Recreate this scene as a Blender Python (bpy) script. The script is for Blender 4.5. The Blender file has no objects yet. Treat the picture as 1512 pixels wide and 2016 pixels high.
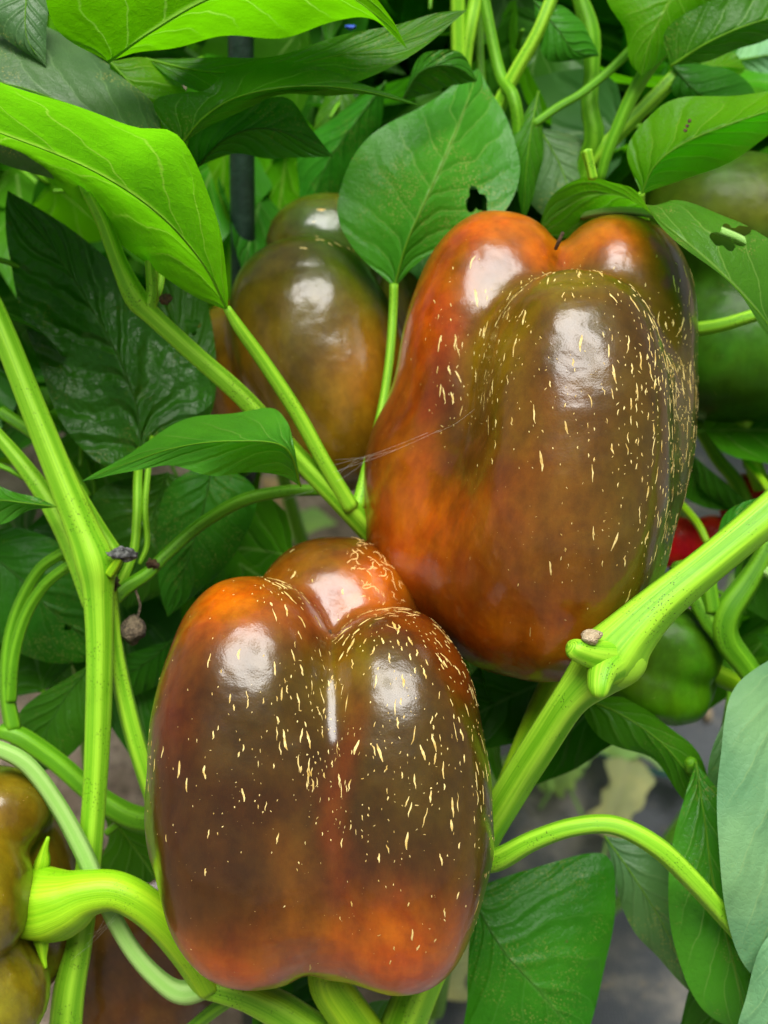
import bpy, bmesh, math, random
import numpy as np
from mathutils import Vector, Matrix

random.seed(7); rng = np.random.default_rng(7)
R = math.radians
scene = bpy.context.scene
col = scene.collection

# ------------------------------------------------------------------ camera, sky, sun, exposure
D0 = 0.35                      # metres from the lens to the two big peppers
S = 0.206 / 1512               # metres per photo pixel at that distance
F = D0 / S
PITCH = 38.0
TARGET = Vector((0, 0, 0.42))
fwd = Vector((0, math.cos(R(PITCH)), -math.sin(R(PITCH))))
cam_loc = TARGET - fwd * D0
cam = bpy.data.cameras.new('camera'); cam_o = bpy.data.objects.new('camera', cam); col.objects.link(cam_o)
cam_o.location = cam_loc; cam_o.rotation_euler = (R(90 - PITCH), 0, 0)
cam.sensor_fit = 'HORIZONTAL'; cam.sensor_width = 24.0; cam.lens = 24.0 * F / 1512
cam.clip_start = 0.01; cam.clip_end = 100
cam.dof.use_dof = True; cam.dof.focus_distance = 0.318; cam.dof.aperture_fstop = 12.5
scene.camera = cam_o

SUN_EL, SUN_AZ = 83.0, 180.0    # azimuth from +Y (away from the camera) towards +X
world = bpy.data.worlds.new('World'); scene.world = world; world.use_nodes = True
wn = world.node_tree; wn.nodes.clear()
sky = wn.nodes.new('ShaderNodeTexSky'); sky.sky_type = 'NISHITA'; sky.sun_disc = False
sky.sun_elevation = R(SUN_EL); sky.sun_rotation = R(SUN_AZ)
sky.air_density = 0.75; sky.dust_density = 1.2; sky.ozone_density = 0.6
hs = wn.nodes.new('ShaderNodeHueSaturation'); hs.inputs['Saturation'].default_value = 0.10
bg = wn.nodes.new('ShaderNodeBackground'); bg.inputs['Strength'].default_value = 0.05
wo = wn.nodes.new('ShaderNodeOutputWorld')
wn.links.new(sky.outputs[0], hs.inputs['Color']); wn.links.new(hs.outputs[0], bg.inputs['Color']); wn.links.new(bg.outputs[0], wo.inputs[0])
sun = bpy.data.lights.new('sun', 'SUN'); sun.energy = 5.0; sun.angle = R(44); sun.color = (1, .97, .92)
sun_o = bpy.data.objects.new('sun', sun); col.objects.link(sun_o)
sd = Vector((math.sin(R(SUN_AZ)) * math.cos(R(SUN_EL)), math.cos(R(SUN_AZ)) * math.cos(R(SUN_EL)), math.sin(R(SUN_EL))))
sun_o.rotation_euler = sd.to_track_quat('Z', 'Y').to_euler(); sun_o.location = sd * 3
scene.view_settings.view_transform = 'Standard'; scene.view_settings.look = 'None'
scene.view_settings.gamma = 1; scene.view_settings.use_curve_mapping = False
scene.view_settings.exposure = 0.68
scene.render.engine = 'CYCLES'
scene.cycles.use_adaptive_sampling = True; scene.cycles.adaptive_threshold = .025
scene.cycles.max_bounces = 6; scene.cycles.transmission_bounces = 4; scene.cycles.diffuse_bounces = 3
scene.cycles.glossy_bounces = 3; scene.cycles.caustics_reflective = False; scene.cycles.caustics_refractive = False
scene.cycles.sample_clamp_indirect = 6
scene.cycles.use_denoising = True

# ------------------------------------------------------------------ coordinates
RX = np.array([1.0, 0, 0]); UPV = np.array([0, math.sin(R(PITCH)), math.cos(R(PITCH))]); FW = np.array(fwd); CL = np.array(cam_loc)
def W(p):
    """rows (px, py, dz) measured in the photograph; dz = pixels farther than the big peppers -> metres"""
    p = np.atleast_2d(np.asarray(p, float)); d = D0 + p[:, 2] * S
    return CL + np.outer((p[:, 0] - 756) / F * d, RX) - np.outer((p[:, 1] - 1008) / F * d, UPV) + np.outer(d, FW)
def proj(w):
    q = np.asarray(w) - CL; d = q @ FW
    return np.stack([756 + F * (q @ RX) / d, 1008 - F * (q @ UPV) / d, (d - D0) / S], 1)
def ground_dz(px, py, z=0.0):
    r = FW + (px - 756) / F * RX - (py - 1008) / F * UPV
    return ((z - CL[2]) / r[2] - D0) / S
def G(px, py, z=0.0):
    return W([(px, py, ground_dz(px, py, z))])[0]

def spline(P, n):
    """Catmull-Rom through the rows of P, n samples, roughly even in arc length"""
    P = np.asarray(P, float)
    if len(P) == 2: return P[0] + np.linspace(0, 1, n)[:, None] * (P[1] - P[0])
    E = np.vstack([2 * P[0] - P[1], P, 2 * P[-1] - P[-2]]); out = []
    for i in range(len(P) - 1):
        a, b, c, d = E[i:i + 4]; t = np.linspace(0, 1, 24, endpoint=(i == len(P) - 2))[:, None]
        out.append(.5 * (2 * b + (c - a) * t + (2 * a - 5 * b + 4 * c - d) * t**2 + (3 * b - a - 3 * c + d) * t**3))
    Q = np.vstack(out); m = min(3, Q.shape[1]); s = np.r_[0, np.cumsum(np.linalg.norm(np.diff(Q[:, :m], axis=0), axis=1))]
    if s[-1] == 0: s = np.linspace(0, 1, len(Q))
    u = np.linspace(0, s[-1], n)
    return np.stack([np.interp(u, s, Q[:, k]) for k in range(Q.shape[1])], 1)

def wob(p, freq, seed, octs=3):
    """smooth pseudo noise in about -1..1 for rows of p"""
    r = np.random.default_rng(seed); v = np.zeros(len(p)); a = 1.0; tot = 0
    for o in range(octs):
        for k in range(4):
            d = r.normal(size=3); d /= np.linalg.norm(d)
            v += a * np.sin(p @ d * freq * (2**o) * r.uniform(.7, 1.3) + r.uniform(0, 6.28)); tot += a * .5
        a *= .5
    return v / tot

# ------------------------------------------------------------------ object helpers
def nrm(a): return a / (np.linalg.norm(a, axis=-1, keepdims=True) + 1e-12)
def mesh_obj(name, V, Fc, mat, parent=None, origin=None, uv=None, colr=None, smooth=True):
    org = np.zeros(3)
    if parent is not None and origin is None: origin = parent['_o'] if '_o' in parent else None
    if origin is not None: org = np.array(origin)
    me = bpy.data.meshes.new(name)
    me.from_pydata((np.asarray(V) - org).tolist(), [], [tuple(int(i) for i in f) for f in Fc])
    if smooth: me.polygons.foreach_set('use_smooth', [True] * len(me.polygons))
    if uv is not None:
        ul = me.uv_layers.new(name='UVMap'); li = np.empty(len(me.loops), int); me.loops.foreach_get('vertex_index', li)
        ul.data.foreach_set('uv', np.asarray(uv)[li].ravel())
    if colr is not None:
        ca = me.color_attributes.new('skin', 'FLOAT_COLOR', 'POINT')
        ca.data.foreach_set('color', np.c_[colr, np.ones(len(colr))].ravel())
    if mat: me.materials.append(mat)
    me.update()
    o = bpy.data.objects.new(name, me); col.objects.link(o)
    if parent is not None: o.parent = parent
    elif origin is not None: o.location = Vector(org)
    return o
ORG = {}
def thing(name, at, label, cat, group=None):
    o = bpy.data.objects.new(name, None); col.objects.link(o); o.location = Vector(at); o.empty_display_size = .01
    o['label'] = label; o['category'] = cat
    if group: o['group'] = group
    ORG[o.name] = np.array(at, float)
    return o
def org(o):
    while o.parent: o = o.parent
    return ORG[o.name]
def part(name, V, Fc, mat, parent, **k):
    return mesh_obj(name, V, Fc, mat, parent, origin=org(parent), **k)
def single(name, V, Fc, mat, label, cat, group=None, **k):
    V = np.asarray(V); b = np.array([V[:, 0].mean(), V[:, 1].mean(), V[:, 2].min()])
    o = mesh_obj(name, V, Fc, mat, None, origin=b, **k); ORG[o.name] = b
    o['label'] = label; o['category'] = cat
    if group: o['group'] = group
    return o

def tube(C, rad, nseg=14, ridges=5, ridge=.05, seed=0):
    """C: world centre line rows, rad: radius per row; ridged cross-section, closed ends"""
    C = np.asarray(C); n = len(C); T = nrm(np.gradient(C, axis=0)); N = np.zeros((n, 3))
    a = np.array([0, 0, 1.0]) if abs(T[0][2]) < .9 else np.array([1.0, 0, 0])
    N[0] = nrm(np.cross(T[0], a))
    for i in range(1, n): N[i] = nrm(N[i - 1] - T[i] * (N[i - 1] @ T[i]))
    B = np.cross(T, N); ph = np.linspace(0, 2 * np.pi, nseg, endpoint=False)
    rr = 1 + ridge * np.cos(ridges * ph + seed)
    V = C[:, None] + np.asarray(rad)[:, None, None] * rr[None, :, None] * (np.cos(ph)[None, :, None] * N[:, None] + np.sin(ph)[None, :, None] * B[:, None])
    V = V.reshape(-1, 3); Fc = []
    s = np.r_[0, np.cumsum(np.linalg.norm(np.diff(C, axis=0), axis=1))]
    uv = np.stack([np.tile(np.arange(nseg) / nseg, n), np.repeat(s, nseg) * 20], 1)
    for i in range(n - 1):
        for j in range(nseg):
            k = (j + 1) % nseg; Fc.append((i * nseg + j, i * nseg + k, (i + 1) * nseg + k, (i + 1) * nseg + j))
    V = np.vstack([V, C[0] - T[0] * rad[0] * .35, C[-1] + T[-1] * rad[-1] * .35]); uv = np.vstack([uv, [0, 0], [0, s[-1] * 20]])
    m = n * nseg
    for j in range(nseg):
        k = (j + 1) % nseg; Fc.append((m, k, j)); Fc.append((m + 1, (n - 1) * nseg + j, (n - 1) * nseg + k))
    return V, Fc, uv
def px_tube(P, n=None, **k):
    """rows (px, py, dz, width in photo pixels)"""
    P = np.asarray(P, float); n = n or max(12, len(P) * 8); Q = spline(P, n)
    C = W(Q[:, :3]); rad = Q[:, 3] / 2 * (D0 + Q[:, 2] * S) / F
    return tube(C, rad, **k)

# ------------------------------------------------------------------ materials
def mat_new(name):
    m = bpy.data.materials.new(name); m.use_nodes = True; t = m.node_tree; t.nodes.clear()
    out = t.nodes.new('ShaderNodeOutputMaterial'); return m, t, out
class NB:
    def __init__(s, t): s.t = t
    def n(s, typ, **kw):
        o = s.t.nodes.new(typ)
        for k, v in kw.items(): setattr(o, k, v)
        return o
    def set(s, sock, v):
        if hasattr(v, 'is_linked') or isinstance(v, bpy.types.NodeSocket): s.t.links.new(v, sock)
        else: sock.default_value = v
    def m(s, op, a, b=0.0, c=0.0, clamp=False):
        o = s.n('ShaderNodeMath', operation=op, use_clamp=clamp)
        s.set(o.inputs[0], a); s.set(o.inputs[1], b); s.set(o.inputs[2], c); return o.outputs[0]
    def ss(s, x, a, b, lo=0.0, hi=1.0):
        o = s.n('ShaderNodeMapRange', interpolation_type='SMOOTHSTEP'); s.set(o.inputs[0], x)
        for i, v in zip((1, 2, 3, 4), (a, b, lo, hi)): o.inputs[i].default_value = v
        return o.outputs[0]
    def mix(s, f, a, b, mode='MIX'):
        o = s.n('ShaderNodeMix', data_type='RGBA', blend_type=mode); s.set(o.inputs[0], f)
        s.set(o.inputs[6], a if not isinstance(a, tuple) else (*a[:3], 1)); s.set(o.inputs[7], b if not isinstance(b, tuple) else (*b[:3], 1)); return o.outputs[2]
    def noise(s, vec, scale, detail=3, rough=.5, dist=0.0):
        o = s.n('ShaderNodeTexNoise'); s.set(o.inputs['Vector'], vec); o.inputs['Scale'].default_value = scale
        o.inputs['Detail'].default_value = detail; o.inputs['Roughness'].default_value = rough; o.inputs['Distortion'].default_value = dist
        return o.outputs['Fac']
    def vor(s, vec, scale, feature='F1', out='Distance', rnd=1.0):
        o = s.n('ShaderNodeTexVoronoi', feature=feature); s.set(o.inputs['Vector'], vec); o.inputs['Scale'].default_value = scale
        o.inputs['Randomness'].default_value = rnd; return o.outputs[out]
    def bump(s, h, strength, dist, normal=None):
        o = s.n('ShaderNodeBump'); s.set(o.inputs['Height'], h); o.inputs['Strength'].default_value = strength; o.inputs['Distance'].default_value = dist
        if normal is not None: s.set(o.inputs['Normal'], normal)
        return o.outputs[0]

def leaf_mat(name, colr, trans, rough=.38, tw=.45, speck=.0, vein=(.30, .42, .10), pucker=.5, lite=False, spec=.2):
    m, t, out = mat_new(name); b = NB(t)
    tc = b.n('ShaderNodeTexCoord'); uvn = b.n('ShaderNodeUVMap'); sp = b.n('ShaderNodeSeparateXYZ'); t.links.new(uvn.outputs[0], sp.inputs[0])
    oi = b.n('ShaderNodeObjectInfo'); rnd = oi.outputs['Random']
    u, v = sp.outputs[0], sp.outputs[1]
    off = b.n('ShaderNodeVectorMath', operation='ADD'); t.links.new(tc.outputs['Object'], off.inputs[0]); t.links.new(oi.outputs['Location'], off.inputs[1])
    P = off.outputs[0]
    a = b.m('MULTIPLY', b.m('ABSOLUTE', b.m('SUBTRACT', v, .5)), 2.0)
    side = b.m('GREATER_THAN', v, .5)
    warp = b.m('MULTIPLY', b.m('SUBTRACT', b.noise(P, 45, 3), .5), 1.5)
    ph = b.m('ADD', b.m('SUBTRACT', b.m('MULTIPLY', u, 7.0), b.m('MULTIPLY', b.m('POWER', a, .75), 2.3)), b.m('ADD', b.m('MULTIPLY', side, .45), warp))
    fr = b.m('ABSOLUTE', b.m('SUBTRACT', b.m('FRACT', ph), .5))              # 0 on a vein
    sv = b.m('MULTIPLY', b.ss(fr, .045, .0), b.ss(a, .95, .5))
    mr = b.ss(a, .045, .015)
    veins = b.m('MAXIMUM', b.m('MULTIPLY', sv, .9), mr)
    net = 0.0 if lite else b.ss(b.vor(P, 520, 'DISTANCE_TO_EDGE'), .10, .0)
    big = b.noise(P, 28, 3, .55)
    fine = 0.0 if lite else b.noise(P, 900, 2)
    c = b.mix(b.ss(big, .35, .68), colr, tuple(x * k for x, k in zip(colr, (1.55, 1.35, 1.2))))
    c = b.mix(b.m('MULTIPLY', net, .04), c, tuple(min(1, x * 1.7) for x in colr))
    hsv = b.n('ShaderNodeHueSaturation'); t.links.new(c, hsv.inputs['Color'])
    b.set(hsv.inputs['Value'], b.m('ADD', b.m('MULTIPLY', rnd, .35), .82)); b.set(hsv.inputs['Hue'], b.m('ADD', b.m('MULTIPLY', rnd, .02), .49))
    c = b.mix(b.m('MULTIPLY', veins, .6), hsv.outputs[0], vein)
    dots = 0.0 if lite else b.m('MULTIPLY', b.ss(b.vor(P, 1250), .42, .16), b.ss(b.noise(P, 38, 4, .65), .50, .64))
    c = b.mix(b.m('MULTIPLY', dots, speck), c, (.42, .40, .10))
    # scattered brown nicks
    nick = 0.0 if lite else b.m('MULTIPLY', b.ss(b.vor(P, 210), .13, .06), b.ss(b.noise(P, 70, 1), .62, .7))
    c = b.mix(b.m('MULTIPLY', nick, .6), c, (.10, .06, .02))
    h = b.m('ADD', b.m('MULTIPLY', b.ss(fr, 0, .3), .55 * pucker), b.m('ADD', b.m('MULTIPLY', b.noise(P, 130, 3, .55), .9 * pucker), b.m('ADD', b.m('MULTIPLY', net, -.03), b.m('MULTIPLY', fine, .10))))
    nm = b.bump(b.m('MULTIPLY', b.ss(fr, 0, .3), .5 * pucker) if lite else h, .7, .0016)
    pr = b.n('ShaderNodeBsdfPrincipled'); b.set(pr.inputs['Base Color'], c); b.set(pr.inputs['Normal'], nm)
    b.set(pr.inputs['Roughness'], b.m('ADD', b.m('MULTIPLY', big, .2), rough - .1)); pr.inputs['Specular IOR Level'].default_value = spec
    tr = b.n('ShaderNodeBsdfTranslucent'); tcol = b.mix(b.m('MULTIPLY', veins, .75), b.mix(b.ss(big, .3, .7), tuple(x * .68 for x in trans), trans), (min(1, trans[0] * 1.9), min(1, trans[1] * 1.1), trans[2] + .10))
    tcol = b.mix(b.m('MULTIPLY', net, .06), tcol, tuple(x * .6 for x in trans))
    b.set(tr.inputs['Color'], tcol); b.set(tr.inputs['Normal'], nm)
    mx = b.n('ShaderNodeMixShader'); mx.inputs[0].default_value = tw
    t.links.new(pr.outputs[0], mx.inputs[1]); t.links.new(tr.outputs[0], mx.inputs[2]); t.links.new(mx.outputs[0], out.inputs[0])
    return m

def stem_mat(name, c1, c2, speck=.8, sss=.25):
    m, t, out = mat_new(name); b = NB(t)
    tc = b.n('ShaderNodeTexCoord'); P = tc.outputs['Object']
    uvn = b.n('ShaderNodeUVMap'); sp = b.n('ShaderNodeSeparateXYZ'); t.links.new(uvn.outputs[0], sp.inputs[0])
    ang = b.m('MULTIPLY', sp.outputs[0], 2 * math.pi * 5)
    stripe = b.m('ADD', b.m('MULTIPLY', b.m('COSINE', ang), .5), .5)
    cv = b.n('ShaderNodeCombineXYZ'); b.set(cv.inputs[0], b.m('MULTIPLY', b.m('SINE', b.m('MULTIPLY', sp.outputs[0], math.pi)), 22.0)); b.set(cv.inputs[1], b.m('MULTIPLY', sp.outputs[1], .7)); b.set(cv.inputs[2], b.m('MULTIPLY', b.noise(P, 30), .3))
    streak = b.noise(cv.outputs[0], 1.6, 4, .6)
    c = b.mix(b.ss(b.m('ADD', b.m('MULTIPLY', stripe, .32), b.m('MULTIPLY', streak, .95)), .32, .95), c2, c1)
    c = b.mix(b.m('MULTIPLY', b.ss(b.noise(P, 45, 3), .5, .75), .2), c, tuple(x * .55 for x in c2))
    sm = b.n('ShaderNodeMapping'); sm.inputs['Scale'].default_value = (1, 1, 1); t.links.new(P, sm.inputs[0])
    dots = b.m('MULTIPLY', b.ss(b.vor(P, 1300), .30, .16), b.ss(b.noise(P, 90, 3, .6), .48, .60))
    c = b.mix(b.m('MULTIPLY', dots, speck), c, (.008, .012, .004))
    h = b.m('ADD', b.m('MULTIPLY', streak, .7), b.m('MULTIPLY', b.noise(P, 500, 3), .25))
    pr = b.n('ShaderNodeBsdfPrincipled'); b.set(pr.inputs['Base Color'], c); pr.inputs['Roughness'].default_value = .40; pr.inputs['Specular IOR Level'].default_value = .22
    b.set(pr.inputs['Normal'], b.bump(h, .35, .0008))
    t.links.new(pr.outputs[0], out.inputs[0]); return m

def fruit_mat(name, rough=.18, sss=.10, coat=.78, spec=.15):
    m, t, out = mat_new(name); b = NB(t)
    tc = b.n('ShaderNodeTexCoord'); P = tc.outputs['Object']
    at = b.n('ShaderNodeAttribute', attribute_name='skin'); c = at.outputs['Color']
    n1 = b.noise(P, 55, 5, .6, .6); n2 = b.noise(P, 420, 3, .6)
    mp = b.n('ShaderNodeMapping'); mp.inputs['Scale'].default_value = (3.2, 3.2, .8); t.links.new(P, mp.inputs[0])
    n3 = b.noise(mp.outputs[0], 60, 4, .6)
    f = b.m('ADD', b.m('MULTIPLY', n1, .6), b.m('ADD', b.m('MULTIPLY', n3, .85), b.m('MULTIPLY', n2, .25)))
    hsv = b.n('ShaderNodeHueSaturation'); t.links.new(c, hsv.inputs['Color'])
    b.set(hsv.inputs['Value'], b.ss(f, .50, 1.2, .62, 1.30)); b.set(hsv.inputs['Hue'], b.ss(n1, .3, .7, .492, .508))
    tiny = b.m('MULTIPLY', b.ss(b.vor(P, 700), .10, .05), b.ss(b.noise(P, 120, 2), .5, .6))
    cc = b.mix(b.m('MULTIPLY', tiny, .6), hsv.outputs[0], (.62, .45, .16))
    h = b.m('ADD', b.m('MULTIPLY', b.noise(P, 48, 3, .5), 1.0), b.m('ADD', b.m('MULTIPLY', b.noise(P, 230, 3, .6), .10), b.m('MULTIPLY', b.noise(P, 2200, 2), .02)))
    nm = b.bump(h, .5, .0022)
    pr = b.n('ShaderNodeBsdfPrincipled'); b.set(pr.inputs['Base Color'], cc)
    b.set(pr.inputs['Roughness'], b.ss(n1, .3, .75, rough + .16, rough + .28)); b.set(pr.inputs['Normal'], nm)
    pr.inputs['Specular IOR Level'].default_value = spec
    pr.inputs['Coat Weight'].default_value = coat; pr.inputs['Coat Roughness'].default_value = rough; b.set(pr.inputs['Coat Normal'], nm)
    pr.inputs['Subsurface Weight'].default_value = sss; pr.inputs['Subsurface Radius'].default_value = (1, .4, .1); pr.inputs['Subsurface Scale'].default_value = .004
    t.links.new(pr.outputs[0], out.inputs[0]); return m

def plain_mat(name, c1, c2, scale=80, rough=.8, bump=.4, bdist=.002, metallic=0):
    m, t, out = mat_new(name); b = NB(t); P = b.n('ShaderNodeTexCoord').outputs['Object']
    n = b.noise(P, scale, 5, .6); pr = b.n('ShaderNodeBsdfPrincipled')
    b.set(pr.inputs['Base Color'], b.mix(b.ss(n, .35, .65), c1, c2)); pr.inputs['Roughness'].default_value = rough; pr.inputs['Metallic'].default_value = metallic
    b.set(pr.inputs['Normal'], b.bump(b.noise(P, scale * 3, 4), bump, bdist)); t.links.new(pr.outputs[0], out.inputs[0]); return m

M = {}
M['bright'] = leaf_mat('leaf_bright', (.085, .290, .003), (.24, .82, .002), .40, .55, .25, (.30, .50, .06))
M['lime'] = leaf_mat('leaf_lime', (.085, .28, .003), (.30, .95, .008), .42, .58, .35, (.42, .56, .06))
M['mid'] = leaf_mat('leaf_mid', (.034, .155, .005), (.14, .58, .003), .36, .40, .30, (.20, .38, .07))
M['fresh'] = leaf_mat('leaf_fresh', (.048, .200, .012), (.17, .66, .006), .36, .42, .85, (.24, .42, .08), spec=.3)
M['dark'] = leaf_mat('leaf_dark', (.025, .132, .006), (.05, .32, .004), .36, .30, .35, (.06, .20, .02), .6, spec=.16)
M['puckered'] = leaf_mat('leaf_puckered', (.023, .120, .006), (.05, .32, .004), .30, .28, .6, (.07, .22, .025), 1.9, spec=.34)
M['grey'] = leaf_mat('leaf_grey', (.060, .150, .045), (.12, .40, .03), .46, .26, .95, (.16, .28, .10), spec=.4)
M['pale'] = leaf_mat('leaf_pale', (.12, .28, .13), (.18, .48, .10), .52, .25, .10, (.22, .36, .14))
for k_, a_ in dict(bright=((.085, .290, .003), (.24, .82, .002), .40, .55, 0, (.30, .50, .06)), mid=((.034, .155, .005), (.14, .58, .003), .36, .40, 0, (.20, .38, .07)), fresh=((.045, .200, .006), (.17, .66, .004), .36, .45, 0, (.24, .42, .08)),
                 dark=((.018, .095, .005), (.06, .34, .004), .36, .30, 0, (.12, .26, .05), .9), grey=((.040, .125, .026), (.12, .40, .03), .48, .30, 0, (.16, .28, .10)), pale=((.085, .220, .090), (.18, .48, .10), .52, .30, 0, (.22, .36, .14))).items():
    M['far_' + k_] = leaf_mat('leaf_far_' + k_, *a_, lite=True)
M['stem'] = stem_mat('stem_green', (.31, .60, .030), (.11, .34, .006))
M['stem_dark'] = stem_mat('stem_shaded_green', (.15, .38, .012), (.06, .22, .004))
M['stem_pale'] = stem_mat('stem_pale_green', (.34, .54, .16), (.22, .46, .08), .1)
M['stalk'] = stem_mat('stalk_lime', (.33, .58, .014), (.16, .40, .004), .45, .35)
def rib_mat(name, c, tr):
    m, t, out = mat_new(name); b = NB(t); P = b.n('ShaderNodeTexCoord').outputs['Object']; n = b.ss(b.noise(P, 150, 3), .35, .65)
    pr = b.n('ShaderNodeBsdfPrincipled'); b.set(pr.inputs['Base Color'], b.mix(n, tuple(x * .75 for x in c), c)); pr.inputs['Roughness'].default_value = .45; pr.inputs['Specular IOR Level'].default_value = .2
    tl = b.n('ShaderNodeBsdfTranslucent'); tl.inputs['Color'].default_value = (*tr, 1); mx = b.n('ShaderNodeMixShader'); mx.inputs[0].default_value = .45
    t.links.new(pr.outputs[0], mx.inputs[1]); t.links.new(tl.outputs[0], mx.inputs[2]); t.links.new(mx.outputs[0], out.inputs[0]); return m
M['rib'] = rib_mat('leaf_rib', (.14, .34, .02), (.5, .8, .04))
M['rib_dark'] = rib_mat('leaf_rib_dark', (.05, .17, .015), (.15, .4, .02))
M['fruit'] = fruit_mat('pepper_skin')
M['fruit_soft'] = fruit_mat('pepper_skin_back', .22, 0, .12, .1)
M['cork'] = plain_mat('cork_flecks', (.46, .29, .06), (.80, .64, .26), 420, .6, .5, .0004)
M['crack'] = plain_mat('crackle', (.62, .36, .12), (.72, .48, .18), 600, .6, .3, .0003)
M['scar'] = plain_mat('blossom_scar', (.035, .018, .008), (.10, .05, .02), 900, .8)
M['dry'] = plain_mat('dry_tissue', (.05, .035, .02), (.20, .15, .09), 500, .85, .8, .003)
M['black_dry'] = plain_mat('withered_petal', (.008, .008, .008), (.22, .22, .22), 520, .6, .8, .002)
M['tan'] = plain_mat('tan_callus', (.42, .31, .18), (.62, .50, .33), 700, .85, .8, .002)
M['stake'] = plain_mat('stake_coating', (.006, .020, .012), (.010, .032, .018), 60, .45)
M['web'] = plain_mat('web_thread', (.6, .6, .6), (.8, .8, .8), 60, .4)
M['twine'] = plain_mat('twine', (.10, .42, .50), (.20, .55, .62), 300, .7)
M['blue'] = plain_mat('blue_tape', (.02, .07, .42), (.03, .10, .5), 300, .5)

# ------------------------------------------------------------------ setting: soil and weed mat
def sheet(name, xs, ys, zf, mat):
    X, Y = np.meshgrid(xs, ys, indexing='ij'); V = np.stack([X.ravel(), Y.ravel(), np.zeros(X.size)], 1); V[:, 2] = zf(V)
    ny = len(ys); Fc = [(i * ny + j, (i + 1) * ny + j, (i + 1) * ny + j + 1, i * ny + j + 1) for i in range(len(xs) - 1) for j in range(ny - 1)]
    o = mesh_obj(name, V, Fc, mat); o['kind'] = 'structure'; return o
def soil_mat():
    m, t, out = mat_new('sandy_soil'); b = NB(t); P = b.n('ShaderNodeTexCoord').outputs['Object']
    n = b.noise(P, 22, 6, .65); n2 = b.noise(P, 160, 4, .65)
    c = b.mix(b.ss(n, .35, .66), (.20, .145, .10), (.42, .33, .25)); c = b.mix(b.ss(n2, .48, .72), c, (.10, .075, .05))
    c = b.mix(b.ss(b.vor(P, 120), .16, .08), c, (.46, .42, .36))
    pr = b.n('ShaderNodeBsdfPrincipled'); b.set(pr.inputs['Base Color'], c); pr.inputs['Roughness'].default_value = .9
    b.set(pr.inputs['Normal'], b.bump(b.m('ADD', n, n2), .8, .02)); t.links.new(pr.outputs[0], out.inputs[0]); return m
def mat_mat():
    m, t, out = mat_new('woven_weed_mat'); b = NB(t); P = b.n('ShaderNodeTexCoord').outputs['Object']
    w1 = b.n('ShaderNodeTexWave', bands_direction='X'); w1.inputs['Scale'].default_value = 160; t.links.new(P, w1.inputs[0])
    w2 = b.n('ShaderNodeTexWave', bands_direction='Y'); w2.inputs['Scale'].default_value = 160; t.links.new(P, w2.inputs[0])
    wv = b.m('MULTIPLY', w1.outputs['Fac'], w2.outputs['Fac']); d = b.noise(P, 14, 6, .65)
    c = b.mix(wv, (.08, .088, .10), (.22, .235, .26)); c = b.mix(b.ss(d, .46, .72), c, (.42, .38, .31))
    c = b.mix(b.ss(b.noise(P, 90, 4, .7), .60, .70), c, (.33, .28, .20))
    pr = b.n('ShaderNodeBsdfPrincipled'); b.set(pr.inputs['Base Color'], c); pr.inputs['Roughness'].default_value = .5
    b.set(pr.inputs['Normal'], b.bump(b.m('ADD', wv, b.m('MULTIPLY', b.noise(P, 30, 3), 2.0)), .5, .004)); t.links.new(pr.outputs[0], out.inputs[0]); return m
sheet('ground', np.linspace(-6, 6, 90), np.linspace(-4, 10, 90), lambda V: .006 * wob(V, 9, 3), soil_mat())
sheet('weed_mat', np.r_[np.linspace(.02, .9, 70)], np.linspace(-.7, 1.5, 150), lambda V: .016 + .007 * wob(V, 14, 5) + .003 * wob(V, 50, 6), mat_mat())

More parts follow.
